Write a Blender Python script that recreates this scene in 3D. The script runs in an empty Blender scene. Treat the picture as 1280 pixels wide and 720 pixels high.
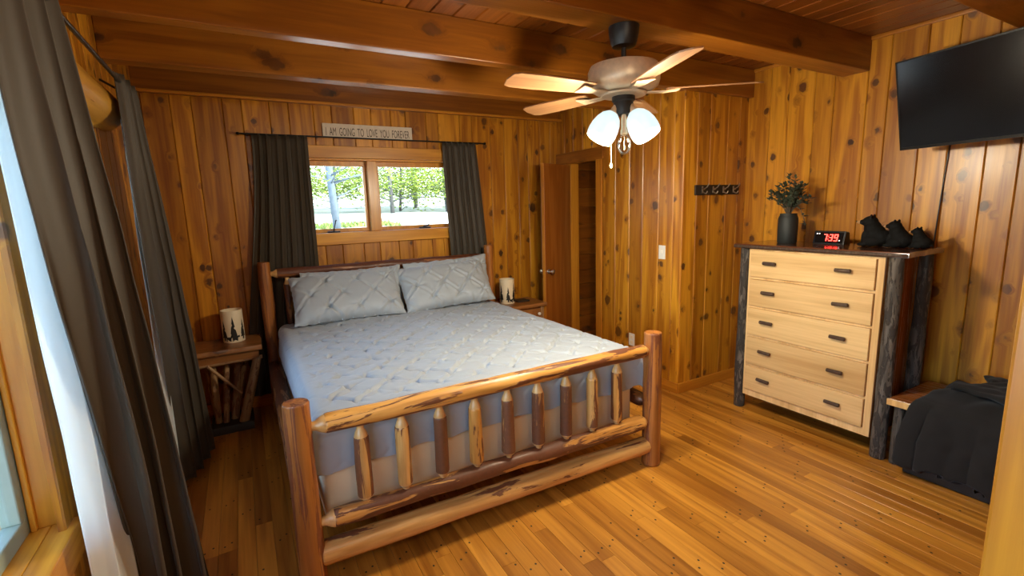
import bpy, bmesh, math, random
from mathutils import Matrix, Vector, noise
random.seed(7)
R = math.radians
PI = math.pi
scene = bpy.context.scene
COL = scene.collection

# ---------------------------------------------------------------- camera
CAM = Vector((0, 0, 1.65))
yaw, pitch, roll, focal_px = .508303, -.166029, -.0306089, 598.2
fw = Vector((math.sin(yaw)*math.cos(pitch), math.cos(yaw)*math.cos(pitch), math.sin(pitch)))
rt = Vector((math.cos(yaw), -math.sin(yaw), 0))
up = rt.cross(fw)
rt2 = rt*math.cos(roll) + up*math.sin(roll)
up2 = -rt*math.sin(roll) + up*math.cos(roll)
cam_data = bpy.data.cameras.new('camera')
cam_data.sensor_width = 36
cam_data.lens = focal_px*36/1280
cam_data.clip_start = .02
cam_data.clip_end = 400
cam = bpy.data.objects.new('camera', cam_data)
COL.objects.link(cam)
m = Matrix.Identity(4)
for i in range(3):
    m[i][0], m[i][1], m[i][2], m[i][3] = rt2[i], up2[i], -fw[i], CAM[i]
cam.matrix_world = m
scene.camera = cam

# ---------------------------------------------------------------- world, sun, exposure
world = bpy.data.worlds.new('sky')
scene.world = world
world.use_nodes = True
wn = world.node_tree
bg = wn.nodes['Background']
sky = wn.nodes.new('ShaderNodeTexSky')
sky.sky_type = 'NISHITA'
sky.sun_disc = False
sky.sun_elevation = R(48)
sky.sun_rotation = R(140)
sky.air_density = 1.0
sky.dust_density = 2.6
sky.ozone_density = 1.0
wn.links.new(sky.outputs[0], bg.inputs[0])
bg.inputs[1].default_value = 1.35
sun_data = bpy.data.lights.new('sun', 'SUN')
sun_data.energy = 1.3
sun_data.angle = R(3)
sun_data.color = (1, .95, .86)
sun = bpy.data.objects.new('sun', sun_data)
COL.objects.link(sun)
sun.rotation_euler = Vector((-.52, .50, -.70)).to_track_quat('-Z', 'Y').to_euler()
scene.view_settings.view_transform = 'Standard'
scene.view_settings.look = 'None'
scene.view_settings.gamma = 1
scene.view_settings.exposure = .90
scene.view_settings.use_curve_mapping = False
scene.cycles.use_denoising = True
scene.cycles.max_bounces = 10
scene.cycles.diffuse_bounces = 6
scene.cycles.transparent_max_bounces = 12
scene.cycles.caustics_reflective = False
scene.cycles.caustics_refractive = False
scene.cycles.sample_clamp_indirect = 6
BULB_WATTS = 39
BULB_COLOR = (1.0, .87, .64)

# ---------------------------------------------------------------- node helpers
class NT:
    def __init__(self, name):
        self.mat = bpy.data.materials.new(name)
        self.mat.use_nodes = True
        self.nt = self.mat.node_tree
        self.b = self.nt.nodes['Principled BSDF']
        self.out = self.nt.nodes['Material Output']
    def n(self, typ, **kw):
        nd = self.nt.nodes.new(typ)
        for k, v in kw.items():
            setattr(nd, k, v)
        return nd
    def link(self, a, b):
        self.nt.links.new(a, b)
    def put(self, sock, v):
        if hasattr(v, 'is_linked') or hasattr(v, 'links'):
            self.link(v, sock)
        else:
            sock.default_value = v
    def math(self, op, a, b=None, clamp=False):
        nd = self.n('ShaderNodeMath', operation=op, use_clamp=clamp)
        self.put(nd.inputs[0], a)
        if b is not None:
            self.put(nd.inputs[1], b)
        return nd.outputs[0]
    def vmath(self, op, a, b):
        nd = self.n('ShaderNodeVectorMath', operation=op)
        self.put(nd.inputs[0], a)
        self.put(nd.inputs[1], b)
        return nd.outputs[0]
    def ramp(self, v, f0, f1, t0=0., t1=1., clamp=True, smooth=False):
        nd = self.n('ShaderNodeMapRange')
        nd.clamp = clamp
        if smooth:
            nd.interpolation_type = 'SMOOTHSTEP'
        for i, x in enumerate((v, f0, f1, t0, t1)):
            self.put(nd.inputs[i], x)
        return nd.outputs[0]
    def mix(self, f, a, b, mode='MIX'):
        nd = self.n('ShaderNodeMix', data_type='RGBA', blend_type=mode)
        self.put(nd.inputs[0], f)
        self.put(nd.inputs[6], a if not isinstance(a, tuple) else (*a, 1)[:4])
        self.put(nd.inputs[7], b if not isinstance(b, tuple) else (*b, 1)[:4])
        return nd.outputs[2]
    def noise(self, vec, scale=1, detail=4, rough=.55, dist=0):
        nd = self.n('ShaderNodeTexNoise')
        self.put(nd.inputs['Vector'], vec)
        nd.inputs['Scale'].default_value = scale
        nd.inputs['Detail'].default_value = detail
        nd.inputs['Roughness'].default_value = rough
        nd.inputs['Distortion'].default_value = dist
        return nd.outputs[0]
    def coords(self):
        tc = self.n('ShaderNodeTexCoord')
        oi = self.n('ShaderNodeObjectInfo')
        r = oi.outputs['Random']
        cx = self.n('ShaderNodeCombineXYZ')
        self.put(cx.inputs[0], self.math('MULTIPLY', r, 71.3))
        self.put(cx.inputs[1], self.math('MULTIPLY', r, 37.9))
        self.put(cx.inputs[2], self.math('MULTIPLY', r, 113.7))
        return self.vmath('ADD', tc.outputs['Object'], cx.outputs[0]), r
    def bump(self, h, strength=.2, dist=.01):
        nd = self.n('ShaderNodeBump')
        nd.inputs['Strength'].default_value = strength
        nd.inputs['Distance'].default_value = dist
        self.put(nd.inputs['Height'], h)
        self.link(nd.outputs[0], self.b.inputs['Normal'])

def wood(name, dark, light, knot=(.035, .012, .004), knots=.35, rough=.34, var=.35, kscale=(4.6, 0, 3.1), coat=.15, ring=26., kmax=.20, kmin=.055):
    t = NT(name)
    P, r = t.coords()
    vor = t.n('ShaderNodeTexVoronoi')
    vor.inputs['Scale'].default_value = 1
    t.put(vor.inputs['Vector'], t.vmath('MULTIPLY', P, kscale))
    d = vor.outputs['Distance']
    wob = t.noise(P, 26, 2)
    d = t.math('ADD', d, t.math('MULTIPLY', t.math('SUBTRACT', wob, .5), .15))
    sep = t.n('ShaderNodeSeparateColor')
    t.link(vor.outputs['Color'], sep.inputs[0])
    rk = t.ramp(sep.outputs[0], 1-knots, 1, kmin, kmax, clamp=False)
    rk = t.math('SUBTRACT', rk, t.math('MULTIPLY', t.math('LESS_THAN', sep.outputs[0], 1-knots), 5))
    e = t.math('SUBTRACT', d, rk)
    kmask = t.ramp(e, -.03, .012, 1, 0, smooth=True)
    halo = t.ramp(e, -.01, .15, 1, 0, smooth=True)
    if knots > .2:
        vor2 = t.n('ShaderNodeTexVoronoi')
        vor2.inputs['Scale'].default_value = 1
        t.put(vor2.inputs['Vector'], t.vmath('ADD', t.vmath('MULTIPLY', P, tuple(k*2.0 for k in kscale)), (3.7, 0, 8.1)))
        sep2 = t.n('ShaderNodeSeparateColor')
        t.link(vor2.outputs['Color'], sep2.inputs[0])
        rk2 = t.ramp(sep2.outputs[1], 1-knots*.6, 1, .07, .24, clamp=False)
        rk2 = t.math('SUBTRACT', rk2, t.math('MULTIPLY', t.math('LESS_THAN', sep2.outputs[1], 1-knots*.6), 5))
        e2 = t.math('SUBTRACT', t.math('ADD', vor2.outputs['Distance'], t.math('MULTIPLY', t.math('SUBTRACT', wob, .5), .26)), rk2)
        kmask = t.math('MAXIMUM', kmask, t.ramp(e2, -.05, .02, 1, 0, smooth=True))
        halo = t.math('MAXIMUM', halo, t.ramp(e2, -.01, .2, .8, 0, smooth=True))
    # grain lines bend round the knots
    cz = t.n('ShaderNodeCombineXYZ')
    t.put(cz.inputs[0], t.math('MULTIPLY', halo, .05))
    G = t.vmath('ADD', P, cz.outputs[0])
    g1 = t.noise(t.vmath('MULTIPLY', G, (75, 75, 2.2)), 1, 4, .6)
    n2 = t.noise(t.vmath('MULTIPLY', G, (7, 7, .55)), 1, 3, .5, .3)
    g2 = t.math('ADD', t.math('MULTIPLY', t.math('SINE', t.math('MULTIPLY', n2, ring)), .5), .5)
    grain = t.math('ADD', t.math('MULTIPLY', g1, .65), t.math('MULTIPLY', g2, .40))
    col = t.mix(t.ramp(grain, .15, .85), dark, light)
    wnz = t.n('ShaderNodeTexWhiteNoise')
    wnz.noise_dimensions = '1D'
    t.link(r, wnz.inputs['W'])
    v = t.ramp(wnz.outputs['Value'], 0, 1, 1-var, 1+var*.35)
    vc = t.n('ShaderNodeCombineXYZ')
    t.put(vc.inputs[0], v)
    t.put(vc.inputs[1], t.math('POWER', v, 1.25))
    t.put(vc.inputs[2], t.math('POWER', v, 1.5))
    col = t.mix(1., col, vc.outputs[0], 'MULTIPLY')
    col = t.mix(t.math('MULTIPLY', halo, .42), col, t.mix(.5, dark, knot))
    kcol = t.mix(t.ramp(t.noise(P, 9, 2), .35, .65), knot, tuple(min(1, c*3.4) for c in knot))
    col = t.mix(t.math('MULTIPLY', kmask, t.ramp(t.noise(P, 5, 1), .3, .6, .62, .95)), col, kcol)
    t.link(col, t.b.inputs['Base Color'])
    t.put(t.b.inputs['Roughness'], t.ramp(g1, .2, .8, rough+.07, rough-.05))
    t.b.inputs['Coat Weight'].default_value = coat
    t.b.inputs['Coat Roughness'].default_value = .22
    t.bump(grain, .12, .003)
    return t.mat

def log_mat(name, dark, light, bark, amount=.5, rough=.4, bump=.5, stretch=(16, 16, 2.0)):
    t = NT(name)
    P, r = t.coords()
    g1 = t.noise(t.vmath('MULTIPLY', P, (60, 60, 3)), 1, 4, .6)
    n2 = t.noise(t.vmath('MULTIPLY', P, (14, 14, 1.2)), 1, 3, .5, .4)
    g2 = t.math('ADD', t.math('MULTIPLY', t.math('SINE', t.math('MULTIPLY', n2, 22)), .5), .5)
    col = t.mix(t.ramp(t.math('ADD', t.math('MULTIPLY', g1, .6), t.math('MULTIPLY', g2, .4)), .2, .8), dark, light)
    nb = t.noise(t.vmath('MULTIPLY', P, stretch), 1, 5, .62, .8)
    off = t.ramp(r, 0, 1, -.05, .05)
    nb = t.math('ADD', nb, off)
    mask = t.ramp(nb, .5-(amount-.5)*.4, .53-(amount-.5)*.4, 0, 1, smooth=True)
    bcol = t.mix(t.noise(P, 60, 3), bark, tuple(min(1, c*2.6) for c in bark))
    col = t.mix(t.math('MULTIPLY', mask, .92), col, bcol)
    t.link(col, t.b.inputs['Base Color'])
    t.put(t.b.inputs['Roughness'], t.ramp(mask, 0, 1, rough, rough+.18))
    t.b.inputs['Coat Weight'].default_value = .15
    t.b.inputs['Coat Roughness'].default_value = .25
    t.bump(t.math('ADD', t.math('MULTIPLY', mask, .8), t.math('MULTIPLY', g1, .3)), bump, .004)
    return t.mat

def plain(name, col, rough=.5, metal=0., nscale=40, nvar=.25, bump=.1, bdist=.002, spec=None, coat=0.):
    t = NT(name)
    tc = t.n('ShaderNodeTexCoord')
    nz = t.noise(tc.outputs['Object'], nscale, 4)
    c = t.mix(nz, tuple(x*(1-nvar) for x in col), tuple(min(1, x*(1+nvar)) for x in col))
    t.link(c, t.b.inputs['Base Color'])
    t.b.inputs['Roughness'].default_value = rough
    t.b.inputs['Metallic'].default_value = metal
    t.b.inputs['Coat Weight'].default_value = coat
    if spec is not None:
        t.b.inputs['Specular IOR Level'].default_value = spec
    if bump:
        t.bump(nz, bump, bdist)
    return t.mat

def fabric(name, col, rough=.85, weave=900, var=.2, sheen=.2, trans=0., vscale=(30, 30, 3)):
    t = NT(name)
    tc = t.n('ShaderNodeTexCoord')
    w = t.noise(tc.outputs['Object'], weave, 2)
    big = t.noise(t.vmath('MULTIPLY', tc.outputs['Object'], vscale), 1, 3)
    f = t.math('ADD', t.math('MULTIPLY', w, .5), t.math('MULTIPLY', big, .5))
    c = t.mix(f, tuple(x*(1-var) for x in col), tuple(min(1, x*(1+var)) for x in col))
    t.link(c, t.b.inputs['Base Color'])
    t.b.inputs['Roughness'].default_value = rough
    t.b.inputs['Sheen Weight'].default_value = sheen
    t.b.inputs['Sheen Roughness'].default_value = .4
    t.bump(w, .15, .001)
    if trans:
        tr = t.n('ShaderNodeBsdfTranslucent')
        t.link(c, tr.inputs[0])
        mx = t.n('ShaderNodeMixShader')
        mx.inputs[0].default_value = trans
        t.link(t.b.outputs[0], mx.inputs[1])
        t.link(tr.outputs[0], mx.inputs[2])
        t.link(mx.outputs[0], t.out.inputs[0])
    return t.mat

def glow(name, col, strength, base=(.8, .8, .8)):
    t = NT(name)
    t.b.inputs['Base Color'].default_value = (*base, 1)
    t.b.inputs['Emission Color'].default_value = (*col, 1)
    t.b.inputs['Emission Strength'].default_value = strength
    t.b.inputs['Roughness'].default_value = .4
    return t.mat

def glass(name, tint=(.93, .97, .96)):
    t = NT(name)
    tr = t.n('ShaderNodeBsdfTransparent')
    tr.inputs[0].default_value = (*tint, 1)
    gl = t.n('ShaderNodeBsdfGlossy')
    gl.inputs['Roughness'].default_value = .02
    fr = t.n('ShaderNodeFresnel')
    fr.inputs[0].default_value = 1.4
    mx = t.n('ShaderNodeMixShader')
    t.put(mx.inputs[0], t.math('MULTIPLY', fr.outputs[0], .6))
    t.link(tr.outputs[0], mx.inputs[1])
    t.link(gl.outputs[0], mx.inputs[2])
    t.link(mx.outputs[0], t.out.inputs[0])
    return t.mat

M = {}
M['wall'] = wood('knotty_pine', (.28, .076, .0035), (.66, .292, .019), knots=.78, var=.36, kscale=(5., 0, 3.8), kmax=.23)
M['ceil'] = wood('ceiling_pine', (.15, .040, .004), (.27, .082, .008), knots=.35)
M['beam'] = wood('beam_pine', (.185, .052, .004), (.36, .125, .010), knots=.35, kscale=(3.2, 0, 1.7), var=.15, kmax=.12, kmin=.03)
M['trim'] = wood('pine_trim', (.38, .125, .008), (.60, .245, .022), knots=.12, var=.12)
M['trimlit'] = wood('pine_trim_lit', (.48, .18, .012), (.74, .35, .034), knots=.10, var=.1)  # brighter copy of the pine trim, daylight on it put into the colour
M['floor'] = wood('oak_floor', (.32, .108, .010), (.64, .285, .036), knot=(.10, .035, .008), knots=.03, rough=.32, var=.40, coat=.25, kmax=.08, kmin=.03)
M['door'] = wood('door_veneer', (.27, .082, .011), (.38, .135, .02), knots=.0, rough=.16, var=.05, coat=1.)
M['drawer'] = wood('hickory_drawer', (.50, .27, .085), (.82, .54, .24), knot=(.14, .05, .015), knots=.07, rough=.38, var=.14, ring=14., kmax=.09, kmin=.04)
M['case'] = wood('dresser_case', (.20, .065, .015), (.31, .105, .026), knots=.05, rough=.25, var=.1, coat=.3)
M['topwood'] = wood('dresser_top', (.07, .022, .009), (.13, .04, .015), knots=.05, rough=.14, var=.1, coat=.7)
M['slab'] = wood('nightstand_slab', (.19, .068, .014), (.36, .15, .04), knots=.15, rough=.35, var=.1)
M['rail'] = log_mat('peeled_rail', (.42, .17, .025), (.72, .36, .085), (.055, .012, .004), .60, bump=.6)
M['post'] = log_mat('peeled_post', (.26, .085, .014), (.44, .165, .034), (.09, .024, .007), .36, bump=.5, stretch=(22, 22, 1.5))
M['spin'] = log_mat('peeled_spindle', (.44, .20, .045), (.72, .40, .12), (.07, .02, .007), .40, bump=.5)
M['rail2'] = log_mat('barky_rail', (.40, .16, .026), (.66, .32, .075), (.05, .012, .004), .58, bump=.6)
M['darkspin'] = log_mat('barky_spindle', (.30, .12, .03), (.50, .24, .06), (.06, .018, .006), .85, bump=.6)
M['darklog'] = log_mat('dark_rail', (.20, .065, .014), (.34, .12, .026), (.045, .011, .004), .6, bump=.6)
M['tenon'] = wood('bare_tenon', (.50, .26, .075), (.74, .45, .17), knots=0, var=.05)
M['bark'] = log_mat('hickory_bark', (.045, .034, .025), (.15, .118, .09), (.016, .012, .009), .5, rough=.7, bump=1., stretch=(40, 40, 9))
M['twig'] = log_mat('twig_bark', (.055, .028, .014), (.10, .055, .028), (.03, .014, .008), .5, rough=.6, bump=.8, stretch=(90, 90, 20))
M['birch'] = log_mat('branch_bark', (.26, .13, .05), (.42, .25, .11), (.10, .04, .018), .42, rough=.6, bump=.6, stretch=(30, 30, 8))
M['lintel'] = log_mat('lintel_log', (.42, .19, .02), (.62, .33, .045), (.10, .035, .006), .2, rough=.3, bump=.4)
M['curtain'] = fabric('taupe_curtain', (.046, .034, .020), .62, 700, .25, .15, vscale=(60, 60, 2))
M['liner'] = fabric('white_lining', (.86, .90, .90), .8, 700, .04, .1, trans=.62)
M['comf'] = fabric('grey_comforter', (.335, .375, .42), .6, 900, .05, .25)
M['sham'] = fabric('grey_sham', (.37, .415, .465), .56, 900, .05, .3)
M['boxsp'] = fabric('damask', (.80, .64, .40), .7, 600, .06, .2, vscale=(7, 7, 7))
M['throw'] = fabric('black_fur', (.0085, .007, .006), 1., 350, .5, .06, vscale=(20, 20, 20))
M['black'] = plain('black_plastic', (.008, .008, .009), .28)
M['screen'] = plain('tv_screen', (.004, .004, .005), .16, nvar=.05, bump=0)
M['iron'] = plain('black_iron', (.016, .015, .014), .42, .6)
M['rod'] = plain('bronze_rod', (.055, .042, .03), .35, .8)
M['nickel'] = plain('hook_metal', (.30, .25, .19), .35, .9)
M['steel'] = plain('satin_steel', (.62, .60, .56), .3, 1.)
M['bronze'] = plain('fan_bronze', (.022, .021, .018), .4, .3)
M['brass'] = plain('antique_brass', (.72, .56, .36), .38, .35)
M['blade'] = wood('fan_blade_wood', (.24, .11, .045), (.40, .21, .09), knots=0, rough=.35, var=.1)
M['white'] = plain('white_plastic', (.78, .75, .68), .4, nvar=.04, bump=0)
M['sign'] = plain('whitewashed_sign', (.66, .58, .48), .75, nscale=30, nvar=.15)
M['ink'] = plain('dark_lettering', (.10, .075, .055), .8)
M['lantern'] = plain('cream_lantern', (.80, .69, .50), .5, nvar=.06, bump=.05)
M['sil'] = plain('black_silhouette', (.012, .011, .010), .7)
M['pot'] = plain('dark_vase', (.013, .014, .012), .6, nvar=.2)
M['leafdark'] = plain('dark_sage_leaf', (.048, .062, .038), .65, nscale=20, nvar=.5)
M['stem'] = plain('stem', (.07, .05, .03), .7)
M['bear'] = plain('black_bear', (.006, .0055, .005), .8, nscale=200, bump=.4, spec=.15)
M['muzzle'] = plain('tan_muzzle', (.42, .22, .09), .6)
M['digit'] = glow('red_digit', (1, .03, .02), 6, (.4, .02, .02))
M['led'] = glow('white_led', (1, .9, .85), 2)
M['shade'] = glow('frosted_shade_lit', (.70, .94, 1.0), .50, (.35, .42, .42))
M['crystal'] = glass('clear_glass', (.86, .84, .80))
M['pane'] = glass('window_glass')
M['vinyl'] = plain('sage_vinyl', (.30, .37, .31), .45, nvar=.06)
M['deck'] = plain('weathered_deck', (.42, .42, .40), .8, nscale=15, nvar=.2)
M['gray_cushion'] = fabric('grey_outdoor_fabric', (.27, .26, .25), .85)
M['ground'] = plain('gravel_drive', (.36, .36, .33), .95, nscale=.5, nvar=.22)
M['grass'] = plain('grass', (.17, .23, .05), .9, nscale=2.5, nvar=.35)
M['trunk'] = plain('tree_bark', (.085, .085, .085), .9, nscale=9, nvar=.35)
M['trunkpale'] = plain('pale_tree_bark', (.10, .13, .16), .9, nscale=9, nvar=.3)
M['darkbase'] = plain('dark_base', (.018, .012, .008), .6)

def leaf_mat(name, a, b):
    t = NT(name)
    tc = t.n('ShaderNodeTexCoord')
    nz = t.noise(tc.outputs['Object'], .9, 3)
    c = t.mix(nz, a, b)
    t.link(c, t.b.inputs['Base Color'])
    t.b.inputs['Roughness'].default_value = .6
    tr = t.n('ShaderNodeBsdfTranslucent')
    t.link(c, tr.inputs[0])
    mx = t.n('ShaderNodeMixShader')
    mx.inputs[0].default_value = .5
    t.link(t.b.outputs[0], mx.inputs[1])
    t.link(tr.outputs[0], mx.inputs[2])
    t.link(mx.outputs[0], t.out.inputs[0])
    return t.mat
M['leaf'] = leaf_mat('spring_leaves', (.12, .19, .018), (.33, .42, .075))

# ---------------------------------------------------------------- mesh helpers
class MB:
    def __init__(self):
        self.v = []
        self.f = []
    def add(self, verts, faces):
        b = len(self.v)
        self.v += [tuple(p) for p in verts]
        self.f += [tuple(i+b for i in f) for f in faces]
        return self
    def box(self, x0, x1, y0, y1, z0, z1):
        v = [(x0, y0, z0), (x1, y0, z0), (x1, y1, z0), (x0, y1, z0), (x0, y0, z1), (x1, y0, z1), (x1, y1, z1), (x0, y1, z1)]
        return self.add(v, [(3, 2, 1, 0), (4, 5, 6, 7), (0, 1, 5, 4), (1, 2, 6, 5), (2, 3, 7, 6), (3, 0, 4, 7)])
    def bbox(self, x0, x1, y0, y1, z0, z1, b=.004):
        """box with chamfered edges"""
        bm = bmesh.new()
        bmesh.ops.create_cube(bm, size=1)
        for q in bm.verts:
            q.co = Vector(((x0+x1)/2+q.co.x*(x1-x0), (y0+y1)/2+q.co.y*(y1-y0), (z0+z1)/2+q.co.z*(z1-z0)))
        bmesh.ops.bevel(bm, geom=list(bm.edges), offset=b, segments=2, affect='EDGES', profile=.5)
        self.from_bm(bm)
        return self
    def from_bm(self, bm):
        bm.verts.index_update()
        self.add([q.co[:] for q in bm.verts], [[q.index for q in f.verts] for f in bm.faces])
        bm.free()
    def lathe(self, prof, n=24, cap=True, jitter=0.):
        """prof: (radius, z) pairs, turned about the z axis"""
        b = len(self.v)
        for r_, z in prof:
            for i in range(n):
                a = 2*PI*i/n
                k = r_*(1+jitter*random.uniform(-1, 1))
                self.v.append((k*math.cos(a), k*math.sin(a), z))
        for j in range(len(prof)-1):
            for i in range(n):
                p, q = b+j*n+i, b+j*n+(i+1) % n
                self.f.append((p, q, q+n, p+n))
        if cap:
            self.f.append(tuple(b+i for i in reversed(range(n))))
            self.f.append(tuple(b+(len(prof)-1)*n+i for i in range(n)))
        return self
    def tube(self, pts, rad, n=8, cap=True):
        pts = [Vector(p) for p in pts]
        if not hasattr(rad, '__len__'):
            rad = [rad]*len(pts)
        b = len(self.v)
        ref = None
        for i, p in enumerate(pts):
            d = (pts[min(i+1, len(pts)-1)] - pts[max(i-1, 0)]).normalized()
            if ref is None:
                ref = Vector((0, 0, 1)) if abs(d.z) < .9 else Vector((1, 0, 0))
            x = d.cross(ref).normalized()
            y = d.cross(x).normalized()
            ref = -y if False else ref
            for k in range(n):
                a = 2*PI*k/n
                self.v.append(tuple(p + x*(rad[i]*math.cos(a)) + y*(rad[i]*math.sin(a))))
        for j in range(len(pts)-1):
            for k in range(n):
                p, q = b+j*n+k, b+j*n+(k+1) % n
                self.f.append((p, q, q+n, p+n))
        if cap:
            self.f.append(tuple(b+k for k in reversed(range(n))))
            self.f.append(tuple(b+(len(pts)-1)*n+k for k in range(n)))
        return self
    def grid(self, fn, nu, nv):
        b = len(self.v)
        for j in range(nv+1):
            for i in range(nu+1):
                self.v.append(tuple(fn(i/nu, j/nv)))
        for j in range(nv):
            for i in range(nu):
                p = b+j*(nu+1)+i
                self.f.append((p, p+1, p+nu+2, p+nu+1))
        return self
    def prism(self, outline, h0, h1):
        """outline in xy extruded in z"""
        n = len(outline)
        v = [(x, y, h0) for x, y in outline] + [(x, y, h1) for x, y in outline]
        f = [tuple(reversed(range(n))), tuple(range(n, 2*n))]
        f += [(i, (i+1) % n, n+(i+1) % n, n+i) for i in range(n)]
        return self.add(v, f)
    def ball(self, c, r, n=14, m_=9, scale=(1, 1, 1)):
        b = len(self.v)
        c = Vector(c)
        for j in range(1, m_):
            t = PI*j/m_
            for i in range(n):
                a = 2*PI*i/n
                self.v.append((c.x+r*scale[0]*math.sin(t)*math.cos(a), c.y+r*scale[1]*math.sin(t)*math.sin(a), c.z+r*scale[2]*math.cos(t)))
        top = len(self.v)
        self.v.append((c.x, c.y, c.z+r*scale[2]))
        self.v.append((c.x, c.y, c.z-r*scale[2]))
        for j in range(m_-2):
            for i in range(n):
                p, q = b+j*n+i, b+j*n+(i+1) % n
                self.f.append((p, p+n, q+n, q))
        for i in range(n):
            self.f.append((top, b+i, b+(i+1) % n))
            self.f.append((top+1, b+(m_-2)*n+(i+1) % n, b+(m_-2)*n+i))
        return self
    def mesh(self, name, mat, smooth=False):
        me = bpy.data.meshes.new(name)
        me.from_pydata(self.v, [], self.f)
        if mat is not None:
            me.materials.append(M[mat] if isinstance(mat, str) else mat)
        if smooth:
            me.polygons.foreach_set('use_smooth', [True]*len(me.polygons))
            if smooth == 'auto':
                me.set_sharp_from_angle(angle=R(40))
        me.update()
        return me

WM = {}
def place(o, mtx, parent=None, world=True):
    """mtx is in world space (world=True) or in the parent's space"""
    if parent is not None:
        o.parent = parent
        if world:
            o.matrix_parent_inverse = WM[parent.name].inverted()
            o.matrix_basis = mtx
            WM[o.name] = mtx.copy()
        else:
            o.matrix_basis = mtx
            WM[o.name] = WM[parent.name] @ mtx
    else:
        o.matrix_basis = mtx
        WM[o.name] = mtx.copy()
    return o
def obj(name, mb, mat, parent=None, mtx=None, world=True, smooth=False):
    me = mb if isinstance(mb, bpy.types.Mesh) else mb.mesh(name, mat, smooth)
    o = bpy.data.objects.new(name, me)
    COL.objects.link(o)
    return place(o, mtx if mtx is not None else Matrix.Identity(4), parent, world)
def tag(o, label=None, cat=None, group=None, kind=None):
    if label: o['label'] = label
    if cat: o['category'] = cat
    if group: o['group'] = group
    if kind: o['kind'] = kind
    return o
def thing(name, label, cat, loc=(0, 0, 0), rotz=0, group=None, kind=None):
    o = bpy.data.objects.new(name, None)
    o.empty_display_size = .1
    COL.objects.link(o)
    place(o, Matrix.Translation(Vector(loc)) @ Matrix.Rotation(rotz, 4, 'Z'))
    return tag(o, label, cat, group, kind)
def T(x, y, z): return Matrix.Translation(Vector((x, y, z)))
def basis(x, y, z, loc):
    mm = Matrix.Identity(4)
    for i in range(3):
        mm[i][0], mm[i][1], mm[i][2], mm[i][3] = x[i], y[i], z[i], loc[i]
    return mm
def align(p0, p1, xhint=None):
    z = (Vector(p1)-Vector(p0)).normalized()
    h = Vector(xhint) if xhint else (Vector((0, 0, 1)) if abs(z.z) < .9 else Vector((1, 0, 0)))
    y = z.cross(h).normalized()
    x = y.cross(z).normalized()
    return basis(x, y, z, p0)

def board_mesh(w, L, t=.02, v=.005, gap=.0012, mat='wall'):
    """tongue-and-groove board: length on z, front on -y, v-grooved long edges"""
    h = w/2-gap
    prof = [(-h, 0), (-h, -t+v), (-h+v, -t), (h-v, -t), (h, -t+v), (h, 0)]
    mb = MB()
    n = len(prof)
    mb.v = [(x, y, 0) for x, y in prof] + [(x, y, L) for x, y in prof]
    mb.f = [tuple(range(n)), tuple(reversed(range(n, 2*n)))]
    mb.f += [((i+1) % n, i, n+i, n+(i+1) % n) for i in range(n)]
    return mb.mesh('board', mat)
ORI = {'back': ((1, 0, 0), (0, 1, 0), (0, 0, 1)), 'right': ((0, -1, 0), (1, 0, 0), (0, 0, 1)), 'left': ((0, 1, 0), (-1, 0, 0), (0, 0, 1)),
       'front': ((-1, 0, 0), (0, -1, 0), (0, 0, 1)), 'floor': ((1, 0, 0), (0, 0, -1), (0, 1, 0)), 'ceil': ((-1, 0, 0), (0, 0, 1), (0, 1, 0)),
       'backh': ((0, 0, -1), (0, 1, 0), (1, 0, 0))}
def board(parent, side, loc, w, L, t=.02, mat='wall', name='board', v=.005, gap=.0012):
    a = ORI[side]
    return obj(name, board_mesh(w, L, t, v, gap, mat), None, parent, basis(*a, loc))

def log_mesh(L, r0, r1, mat, n=16, rings=None, wob=.06, t0=None, t1=None, bend=0.):
    """log along z; t0/t1 = (length, radius) of the tapered tenon inside that length at each end"""
    rings = rings or max(4, int(L/.07))
    sd = random.uniform(0, 100)
    prof = []
    z0 = t0[0] if t0 else 0
    z1 = L-(t1[0] if t1 else 0)
    def rad(z): return r0+(r1-r0)*z/L
    if t0:
        prof += [(t0[1], 0, 0), (t0[1]*1.05, t0[0]*.35, 0), (rad(z0)*.78, t0[0]*.62, 0), (rad(z0)*.96, t0[0]*.97, .3)]
    else:
        prof += [(rad(0)*.93, 0, .5), (rad(0), .006, 1)]
    for i in range(rings+1):
        z = z0+.008+(z1-z0-.016)*i/rings
        prof.append((rad(z), z, 1))
    if t1:
        prof += [(rad(z1)*.96, L-t1[0]*.97, .3), (rad(z1)*.78, L-t1[0]*.62, 0), (t1[1]*1.05, L-t1[0]*.35, 0), (t1[1], L, 0)]
    else:
        prof += [(rad(L), L-.006, 1), (rad(L)*.93, L, .5)]
    mb = MB()
    for r_, z, k in prof:
        ox = bend*math.sin(PI*z/L)
        for i in range(n):
            a = 2*PI*i/n
            q = noise.noise(Vector((math.cos(a)*1.2+sd, math.sin(a)*1.2, z*5)))*wob*k
            q += noise.noise(Vector((sd, 3.3, z*3)))*wob*.7*k
            rr = r_*(1+q)
            mb.v.append((rr*math.cos(a)+ox, rr*math.sin(a), z))
    for j in range(len(prof)-1):
        for i in range(n):
            p, q = j*n+i, j*n+(i+1) % n
            mb.f.append((p, q, q+n, p+n))
    mb.f.append(tuple(reversed(range(n))))
    mb.f.append(tuple((len(prof)-1)*n+i for i in range(n)))
    return mb.mesh('log', mat, 'auto')
def log(name, p0, p1, r0, r1=None, mat='rail', parent=None, **kw):
    p0, p1 = Vector(p0), Vector(p1)
    me = log_mesh((p1-p0).length, r0, r1 or r0, mat, **kw)
    return obj(name, me, None, parent, align(p0, p1))
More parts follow.
